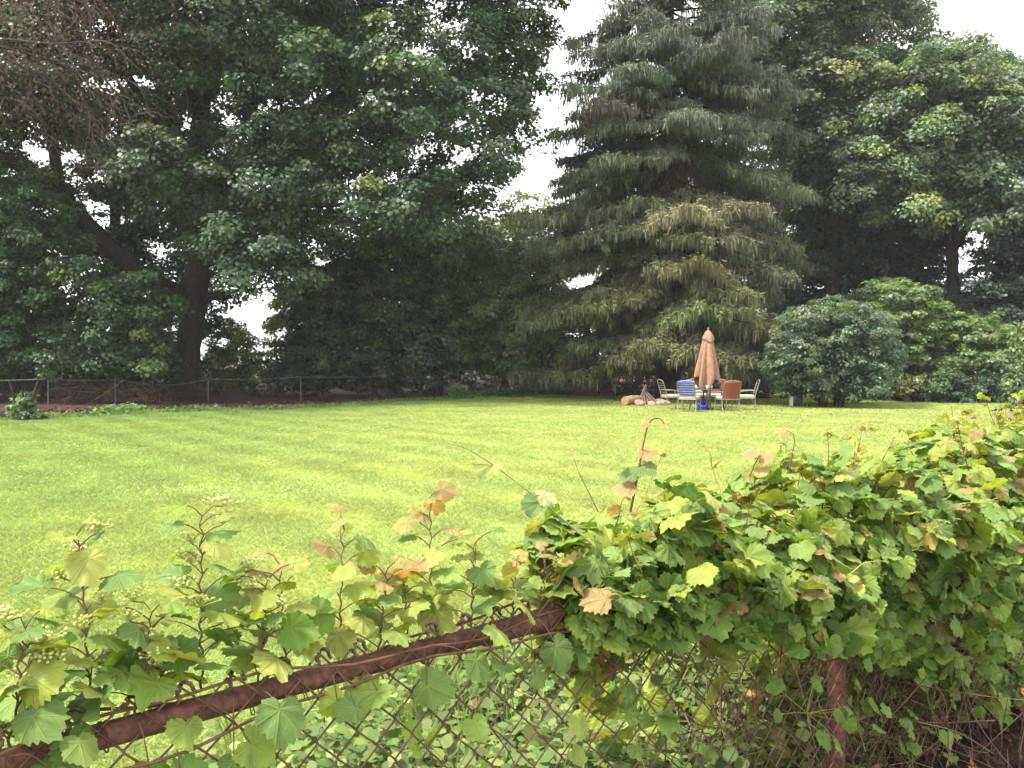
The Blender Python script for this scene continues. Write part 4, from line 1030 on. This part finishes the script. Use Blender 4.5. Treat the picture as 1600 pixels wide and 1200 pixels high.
long_shoot('red tipped shoot standing left of the hooked one on the heavy vine', [(1165, 760), (1178, 728), (1186, 712), (1180, 700)], [2.6] * 4, .0026, [(1178, 703, 2.6, .04, pk, (-1, 0, .1)), (1190, 716, 2.6, .045, (.33, .20, .12), (.6, 0, .3)), (1185, 735, 2.6, .04, (.36, .26, .14), (.8, 0, -.2)), (1170, 742, 2.6, .045, yg, (-.8, 0, 0))], M_stem)
long_shoot('pale green shoot with curled end hanging across the dark front of the heavy vine', [(1200, 893), (1260, 905), (1320, 900), (1350, 880), (1383, 876)], [2.45, 2.4, 2.4, 2.42, 2.45], .0024, [(1255, 905, 2.4, .03, (.33, .38, .08), (.2, 0, .6)), (1290, 905, 2.4, .026, (.34, .38, .08), (.3, 0, .7)), (1330, 902, 2.4, .024, (.38, .36, .09), (.5, 0, -.6)), (1342, 918, 2.4, .026, (.38, .38, .08), (.3, 0, -1))], M_greenstem)

# ---- shoots standing up along the left part of the rail
def shoot(label, px, top_y, lean, young, flowers, nl=8, o=0.0, big=1.0):
    t = t_of(px); base = FP(t, RZ + .018, o); H = max(.08, z_of(px, top_y) - base[2])
    root = empty('vine_shoot', base, label, 'vine shoot', 'vine shoots standing along the rusty rail')
    nl = int(nl * 1.6); m = nl + 2; pts = [base]
    for i in range(1, m):
        f = i / (m - 1); pts.append(base + np.array([DIR[0] * lean * f + .002 * (-1) ** i, DIR[1] * lean * f + rng.normal(0, .004), H * f]))
    q = smooth_path(pts, 4); a = Acc(); tube(a, q, np.linspace(.0024, .0011, len(q)), 6)
    lp, ln_, ld, ls, lt = [], [], [], [], []
    fls = []
    for i in range(1, m):
        f = i / (m - 1); p = pts[i]; ang = i * 2.6 + rng.normal(0, .5); sd = np.array([math.cos(ang), .75 * math.sin(ang), .25])
        pl = rng.uniform(.035, .075) * (1.15 - .5 * f); e = p + sd * pl + np.array([0, 0, .012])
        tube(a, smooth_path([p, (p + e) / 2 + np.array([0, 0, .006]), e], 3), np.linspace(.0014, .001, 7), 5)
        lp.append(e); ln_.append(np.array([0, -.12, 1]) + rng.normal(0, .36, 3)); ld.append(sd * np.array([1, 1, 0]) + np.array([0, -.1, -.35]) + rng.normal(0, .2, 3))
        s = rng.uniform(.044, .068) * big * (1.15 - .55 * f); ls.append(s)
        lt.append(YOUNG[rng.choice([2, 3, 3, 0]) if (young > .4 and f > .7) else rng.choice([0, 1, 4])] * rng.uniform(.85, 1.1) if rng.random() < young * (.4 + f) + .15 else GREEN[rng.integers(0, 6)] * rng.uniform(1.0, 1.5))
        if flowers and i % 2 == 0 and i > 2:
            fl = Acc(); fls.append(fl)
            c = p + np.array([-sd[0] * .035, -sd[1] * .03, .030]); tube(a, [p, (p + c) / 2 + rng.normal(0, .004, 3), c - np.array([0, 0, .014])], [.0012] * 3, 4)
            for w in range(26):
                b = c + np.array([rng.normal(0, .013), rng.normal(0, .011), rng.uniform(-.006, .006)])
                tube(fl, [c - np.array([0, 0, .014]), b], .0006, 3)
                lump(fl, b, (.0028,) * 3, 0, 1)
    b = Acc(); add_leaves(b, np.array(lp), np.array(ln_), np.array(ld), np.array(ls), np.array(lt))
    a.obj('stem', M_stem, root); b.obj('foliage', M_vine, root)
    for fl in fls: fl.obj('flower_cluster', M_flower, root)
for args in (
    ('leafy vine shoot cut by the left edge above the rail', 8, 985, .02, .25, True, 6, .0, 1.0),
    ('short flowering shoot low on the rail between the left edge and the tallest shoot', 70, 985, -.03, .2, True, 6, .02, 1.0),
    ('tall flowering vine shoot with pale top leaf, far left over the lawn', 148, 838, -.02, .15, True, 10, .03, 1.05),
    ('flowering shoot with yellow leaves just right of the tall far left shoot', 205, 960, .03, .3, True, 7, .0, 1.0),
    ('low dark leaved shoot under the second tall shoot', 262, 985, -.02, .05, False, 6, .03, 1.0),
    ('second tall flowering shoot with one big pale leaf on top', 325, 812, .0, .2, True, 11, .04, 1.0),
    ('broad leaved shoot with pale flower heads left of the orange tipped group', 400, 905, .02, .35, True, 7, .0, .95),
    ('shoot with orange and yellow top leaves left of the middle of the rail', 455, 885, -.01, .55, False, 8, .03, .95),
    ('slim shoot with a pink leaf on top near the middle of the rail', 540, 818, .01, .45, False, 9, .03, .9),
    ('yellow leaved shoot between the pink topped and the reddest shoot', 590, 890, .02, .5, False, 7, .0, .95),
    ('low green shoot with pale yellow top over the wire ends', 645, 900, -.01, .45, False, 6, .02, .95),
    ('tall reddish shoot with pinkish tip left of the rail sleeve', 690, 782, .0, .55, False, 10, .04, .9),
    ('shoot with broad green leaves rising beside the rail sleeve', 745, 850, .01, .3, False, 7, .02, .95),
    ('orange leaved low shoot right above the rail sleeve', 800, 890, .01, .7, False, 6, .0, .9),
    ('brown leaved shoot at the left end of the heavy vine', 860, 870, .0, .8, False, 6, .02, .85)):
    shoot(*args)

# ---- runner along the rail with leaves hanging over it
def runner():
    root = empty('vine_runner', FP(.5, RZ), 'reddish vine stem running along the rusty rail with leaves hanging over it', 'vine')
    a = Acc()
    for ph, oo, zz in ((0, -.035, .03), (2, .02, .028), (4, -.045, -.02)):
        ts = np.linspace(-.9, 1.5, 40); tube(a, FP(ts, RZ + zz + .018 * np.sin(ts * 5 + ph) + .006 * np.sin(ts * 19), oo + .012 * np.sin(ts * 7 + ph)), .0028, 6)
    for q in range(16):                                   # curling tendrils round the rail
        t = rng.uniform(-.6, 1.4); th = np.linspace(0, rng.uniform(4, 11), 26); tube(a, FP(t + .01 * th + .004 * np.sin(th * 3), RZ + (.026 + .006 * np.sin(th * 2)) * np.sin(th), (.027 + .008 * np.cos(th * 1.3)) * np.cos(th)), .0011, 4)
    n = 46; ts = np.concatenate([rng.uniform(-.5, 1.5, 34), rng.uniform(-.5, .2, 12)]); zz = RZ + rng.uniform(-.10, .05, n); oo = rng.uniform(-.10, -.04, n)
    pos = FP(ts, zz, oo); on = np.array([-NORM[0], -NORM[1], 0]); b = Acc()
    add_leaves(b, pos, on * .8 + np.array([0, 0, .55]) + rng.normal(0, .35, (n, 3)), np.array([0, 0, -1]) + rng.normal(0, .45, (n, 3)), rng.uniform(.040, .066, n), leaf_tints(n, .08, .0) * np.array([.92, .97, 1]))
    for k in range(n):
        e = FP(ts[k] + rng.normal(0, .03), RZ + .02, -.03); tube(a, smooth_path([e, (e + pos[k]) / 2 + np.array([0, 0, .012]), pos[k]], 3), .0012, 4)
    a.obj('stem', M_stem, root); b.obj('foliage', M_vine, root)
    # sprigs that grow up through the wire lower down
    for lab, px, py, n, tint in (('bright green vine sprig on the wire below the rail, bottom centre', 690, 1165, 6, (.19, .27, .06)), ('pale green sprig on the wire low beside the hanging yellow leaf', 975, 1110, 7, (.15, .23, .06)), ('bright green sprig hanging in front of the rusty post', 1330, 1100, 8, (.17, .26, .06)), ('bright green sprig hanging right of the rusty post', 1430, 1080, 12, (.16, .25, .06)), ('leafy green sprig on the wire between the post and the right edge', 1500, 1060, 16, (.14, .23, .055)), ('low leafy sprig right of the post at the bottom edge', 1400, 1160, 13, (.15, .24, .055)), ('leafy sprig on the wire left of the rusty post', 1230, 1080, 10, (.12, .20, .05)), ('olive yellow pair of leaves hanging under the heavy vine', 1085, 1010, 3, (.22, .21, .06)), ('pale sprig at the bottom edge near the middle', 860, 1185, 5, (.24, .28, .07))):
        t = t_of(px); c = FP(t, z_of(px, py), -.06 if n < 10 else -.10); r = empty('vine_sprig', c, lab, 'vine sprig', 'vine sprigs on the wire mesh'); s = Acc(); b = Acc()
        pp = c + rng.normal(0, 1, (n, 3)) * np.array([.045, .02, .05]) * (1 if n < 9 else 1.7); add_leaves(b, pp, on * .8 + np.array([0, 0, .6]) + rng.normal(0, .35, (n, 3)), np.array([0, 0, -.9]) + rng.normal(0, .6, (n, 3)), rng.uniform(.03, .05, n), np.array(tint) * rng.uniform(.85, 1.2, (n, 1)))
        q = smooth_path([c + np.array([.02, .04, -.16]), c + np.array([-.01, .03, -.05]), c + np.array([.01, .02, .06])], 5); tube(s, q, .0016, 5)
        for p in pp: tube(s, [q[len(q) // 2], (q[len(q) // 2] + p) / 2 + rng.normal(0, .005, 3), p], .001, 4)
        s.obj('stem', M_greenstem, r); b.obj('foliage', M_vine, r)
runner()

# ------------------------------------------------------------------ undergrowth behind the near fence
RND = np.array([(0, 0, 0), (.34, .22, -.03), (.42, .55, -.06), (.2, .88, -.1), (0, 1.0, -.14), (-.2, .88, -.1), (-.42, .55, -.06), (-.34, .22, -.03)])
LCURL = np.array([(0, 0, 0), (.22, .2, .10), (.30, .5, .14), (.16, .8, .05), (0, 1.0, -.05), (-.2, .75, .08), (-.28, .45, .16), (-.16, .18, .08)])
def undergrowth():
    a = Acc(); n = 62000
    t = rng.uniform(-.6, 8.5, n); o = np.abs(rng.normal(0, 1.15, n)) + .12; back = (rng.random(n) < .0) & (t > 2.5); o[back] *= -.5
    lim = np.interp(t, [-.6, .3, 1.0, 2, 4, 9], [.25, .7, 2.0, 2.3, 2.4, 2.4]); ok = np.abs(o) < lim * rng.uniform(.55, 1.1, n); t, o = t[ok], o[ok]; n = len(t)
    hh = .16 + .36 * np.abs(np.sin(t * 2.3 + o * 1.9)) * np.clip(1.2 - np.abs(o) / 2.6, .25, 1) + .12 * np.sin(t * 5 + 1) * np.sin(o * 6)
    hh = np.clip(hh, .05, .55) * np.interp(t, [-.6, .5, 1.5, 2.4, 3.2], [.4, .8, 1, 1.2, 2.0]); z = hh * rng.random(n) ** .6
    p = FP(t, z, o)
    nor = np.array([0, -.1, 1]) + rng.normal(0, .4, (n, 3)); dr = rng.normal(0, 1, (n, 3)) * np.array([1, 1, .3]) + np.array([0, 0, -.3])
    tint = np.array([(.105, .165, .042), (.150, .200, .052), (.080, .130, .040), (.18, .21, .065), (.12, .15, .05)])[rng.integers(0, 5, n)] * rng.uniform(.75, 1.3, (n, 1))
    place(a, RND, p, nor, dr, rng.uniform(.022, .062, n), tint)
    tag(a.obj('ground_cover', M_weed, smooth=False), 'tangle of small leafy weeds on the ground behind the rusty fence', 'ground cover', kind='stuff')
    # tall grass
    b = Acc(); V, T = [], []
    n = 1000; t = rng.normal(2.35, .45, n); o = rng.uniform(.25, 2.3, n)
    base = FP(t, 0.0, o); H = rng.uniform(.25, .75, n); th = rng.uniform(0, 6.28, n); d = np.c_[np.cos(th), np.sin(th), 0 * th] * (H * rng.uniform(.15, .7, n))[:, None]
    w = np.c_[-np.sin(th), np.cos(th), 0 * th] * rng.uniform(.003, .007, n)[:, None]; S_ = 5; rows = []
    for k in range(S_):
        f = k / (S_ - 1); c = base + d * f ** 2 + np.array([0, 0, 1]) * (H * (f - .28 * f ** 3))[:, None]; ww = w * (1 - f ** 1.6 * .95); rows += [c - ww, c + ww]
    v = np.stack(rows, 1); f = np.concatenate([np.arange(n)[:, None] * 10 + np.array([2 * k, 2 * k + 1, 2 * k + 3, 2 * k + 2]) for k in range(4)])
    tint = np.array([.16, .22, .06]) * rng.uniform(.65, 1.4, (n, 1)); dry = rng.random(n) < .12; tint[dry] = np.array([.33, .29, .17])
    b.add(v.reshape(-1, 3), f, np.repeat(tint, 10, 0)); tag(b.obj('tall_grass', M_grassblade, smooth=False), 'tall arching grass growing behind the rusty fence mesh', 'grass', kind='stuff')
    # dry twigs and dead vine stems
    s = Acc()
    for q in range(170):
        tt = rng.uniform(2.5, 5.2); p = FP(tt, rng.uniform(.1, .75), rng.uniform(-.35, .15)); d = nrm(rng.normal(0, 1, 3) * np.array([.6, .6, 1])) * rng.uniform(.10, .36)
        tube(s, smooth_path([p - d, p + rng.normal(0, .04, 3), p + d], 4), np.linspace(.0022, .0009, 9), 4, np.full(3, rng.uniform(.8, 2.4)))
    for q in range(900):
        tt = rng.uniform(.4, 5.2) if q < 150 else rng.uniform(2.1, 5.6); p = FP(tt, rng.uniform(.2, .58 if tt < 2.3 else .85) if q < 760 else rng.uniform(.05, .4), rng.uniform(-.015, .5)); d = nrm(rng.normal(0, 1, 3) * np.array([.7, .7, 1])) * rng.uniform(.08, .32)
        tube(s, smooth_path([p - d, p + rng.normal(0, .035, 3), p + d], 4), np.linspace(.0026, .0010, 9), 4, np.full(3, rng.uniform(.7, 2.0)))
    tag(s.obj('dry_twigs', M_redtwig), 'tangle of dry brown twigs and dead vine stems caught in the fence', 'twigs', kind='stuff')
    c = Acc(); n = 7000; t = rng.uniform(1.8, 8, n); o = rng.normal(-.1, .8, n); p = FP(t, rng.random(n) ** 2 * .35, o)
    place(c, LCURL, p, rng.normal(0, .8, (n, 3)) + np.array([0, 0, 1]), rng.normal(size=(n, 3)), rng.uniform(.02, .055, n), np.repeat(rng.uniform(.5, 1.6, (n, 1)), 3, 1))
    tag(c.obj('fallen_leaves', M_litter, smooth=False), 'brown fallen leaves lying under the heavy vine', 'fallen leaves', kind='stuff')
undergrowth()
on = np.array([-NORM[0], -NORM[1], 0])
for px, py, s, lab in ((1592, 1076, .07, 'orange brown dry leaf caught in the wire at the right edge'), (1466, 1148, .045, 'small curled pinkish brown dry leaf hanging right of the rusty post'), (1508, 1190, .055, 'tan dry leaf at the bottom edge near the right corner')):
    t = t_of(px); p = FP(t, z_of(px, py), -.05); p = p + (np.array([0, 0, CAMZ]) - p) * (.13 if px > 1580 else .05); T, f, lc = LEAVES[0]; v = T.copy(); v[:, 2] += .5 * v[:, 0] ** 2 + .25 * v[:, 1] ** 2 + .08 * np.sin(v[:, 0] * 14)
    z = nrm(on + np.array([.2, 0, .4])); y = np.array([.35, 0, -.9]); y = nrm(y - z * y.dot(z)); x = np.cross(y, z)
    a = Acc(); a.add(p + s * (v[:, :1] * x + v[:, 1:2] * y + v[:, 2:] * z), f, None, lc); o = a.obj('dry_leaf', M_dryleaf); o.modifiers.new('thickness', 'SOLIDIFY').thickness = .0008
    tag(o, lab, 'dry leaf', 'dry leaves caught in the fence')
t = t_of(1583); p = FP(t, 0, .12); a = Acc(); tube(a, [p, p + np.array([0, 0, .40]), p + np.array([.005, 0, z_of(1583, 1163)])], .014, 10, cap=True)
tag(a.obj('stake', M_deadwood), 'short grey weathered stake standing behind the wire in the lower right corner', 'stake')

# ------------------------------------------------------------------ light, sky, camera
SUN_EL, SUN_AZ = R(60), R(-112)          # azimuth from +Y (away from the camera), negative = left
sd = np.array([math.sin(SUN_AZ) * math.cos(SUN_EL), math.cos(SUN_AZ) * math.cos(SUN_EL), math.sin(SUN_EL)])
from mathutils import Vector
li = bpy.data.lights.new('sun', 'SUN'); li.energy = 2.4; li.angle = R(7); li.color = (1, .95, .87)
so = bpy.data.objects.new('sun', li); COL.objects.link(so); so.rotation_euler = Vector(-sd).to_track_quat('-Z', 'Y').to_euler()
w = bpy.data.worlds.new('World'); sc.world = w; w.use_nodes = True; nt = w.node_tree; nt.nodes.clear()
sky = nt.nodes.new('ShaderNodeTexSky'); sky.sky_type = 'NISHITA'; sky.sun_disc = False; sky.sun_elevation = SUN_EL; sky.sun_rotation = SUN_AZ
sky.air_density = 1.2; sky.dust_density = 4.0; sky.ozone_density = 1.0
hs = nt.nodes.new('ShaderNodeHueSaturation'); hs.inputs['Saturation'].default_value = .22; hs.inputs['Value'].default_value = 1.0
mx = nt.nodes.new('ShaderNodeMix'); mx.data_type = 'RGBA'; mx.inputs[0].default_value = .5; mx.inputs[7].default_value = (8.5, 8.6, 8.7, 1)   # thin bright cloud cover
bg = nt.nodes.new('ShaderNodeBackground'); bg.inputs['Strength'].default_value = .12
ow = nt.nodes.new('ShaderNodeOutputWorld')
nt.links.new(sky.outputs[0], hs.inputs['Color']); nt.links.new(hs.outputs[0], mx.inputs[6]); nt.links.new(mx.outputs[2], bg.inputs['Color']); nt.links.new(bg.outputs[0], ow.inputs[0])

m, hn, ho = newmat('haze'); hv = hn.nodes.new('ShaderNodeVolumePrincipled'); hv.inputs['Color'].default_value = (.93, .95, 1, 1); hv.inputs['Density'].default_value = .00033  # added air volume, lifts the dark tree tones in place of lens glare
hn.links.new(hv.outputs[0], ho.inputs['Volume'])
a = Acc(); X0, X1, Y0, Y1, Z0, Z1 = -720, 720, -720, 720, -1.0, 46
a.add([(x, y, z) for x in (X0, X1) for y in (Y0, Y1) for z in (Z0, Z1)], [(0, 1, 3, 2), (4, 6, 7, 5), (0, 4, 5, 1), (2, 3, 7, 6), (0, 2, 6, 4), (1, 5, 7, 3)])
tag(a.obj('haze', m, smooth=False), 'thin pale haze volume added to veil the dark trees', 'haze', kind='stuff')

cam = bpy.data.cameras.new('camera'); cam.sensor_width = 36; cam.lens = 36 * F / 1600; cam.clip_start = .05; cam.clip_end = 2000
co = bpy.data.objects.new('camera', cam); COL.objects.link(co); co.location = (0, 0, CAMZ); co.rotation_euler = (R(90) - PITCH, 0, 0)
sc.camera = co
sc.view_settings.view_transform = 'Standard'; sc.view_settings.look = 'None'; sc.view_settings.gamma = 1; sc.view_settings.exposure = 2.0
sc.render.engine = 'CYCLES'
cy = sc.cycles; cy.max_bounces = 5; cy.diffuse_bounces = 4; cy.glossy_bounces = 2; cy.transmission_bounces = 3; cy.transparent_max_bounces = 4
cy.use_adaptive_sampling = True; cy.adaptive_threshold = .015
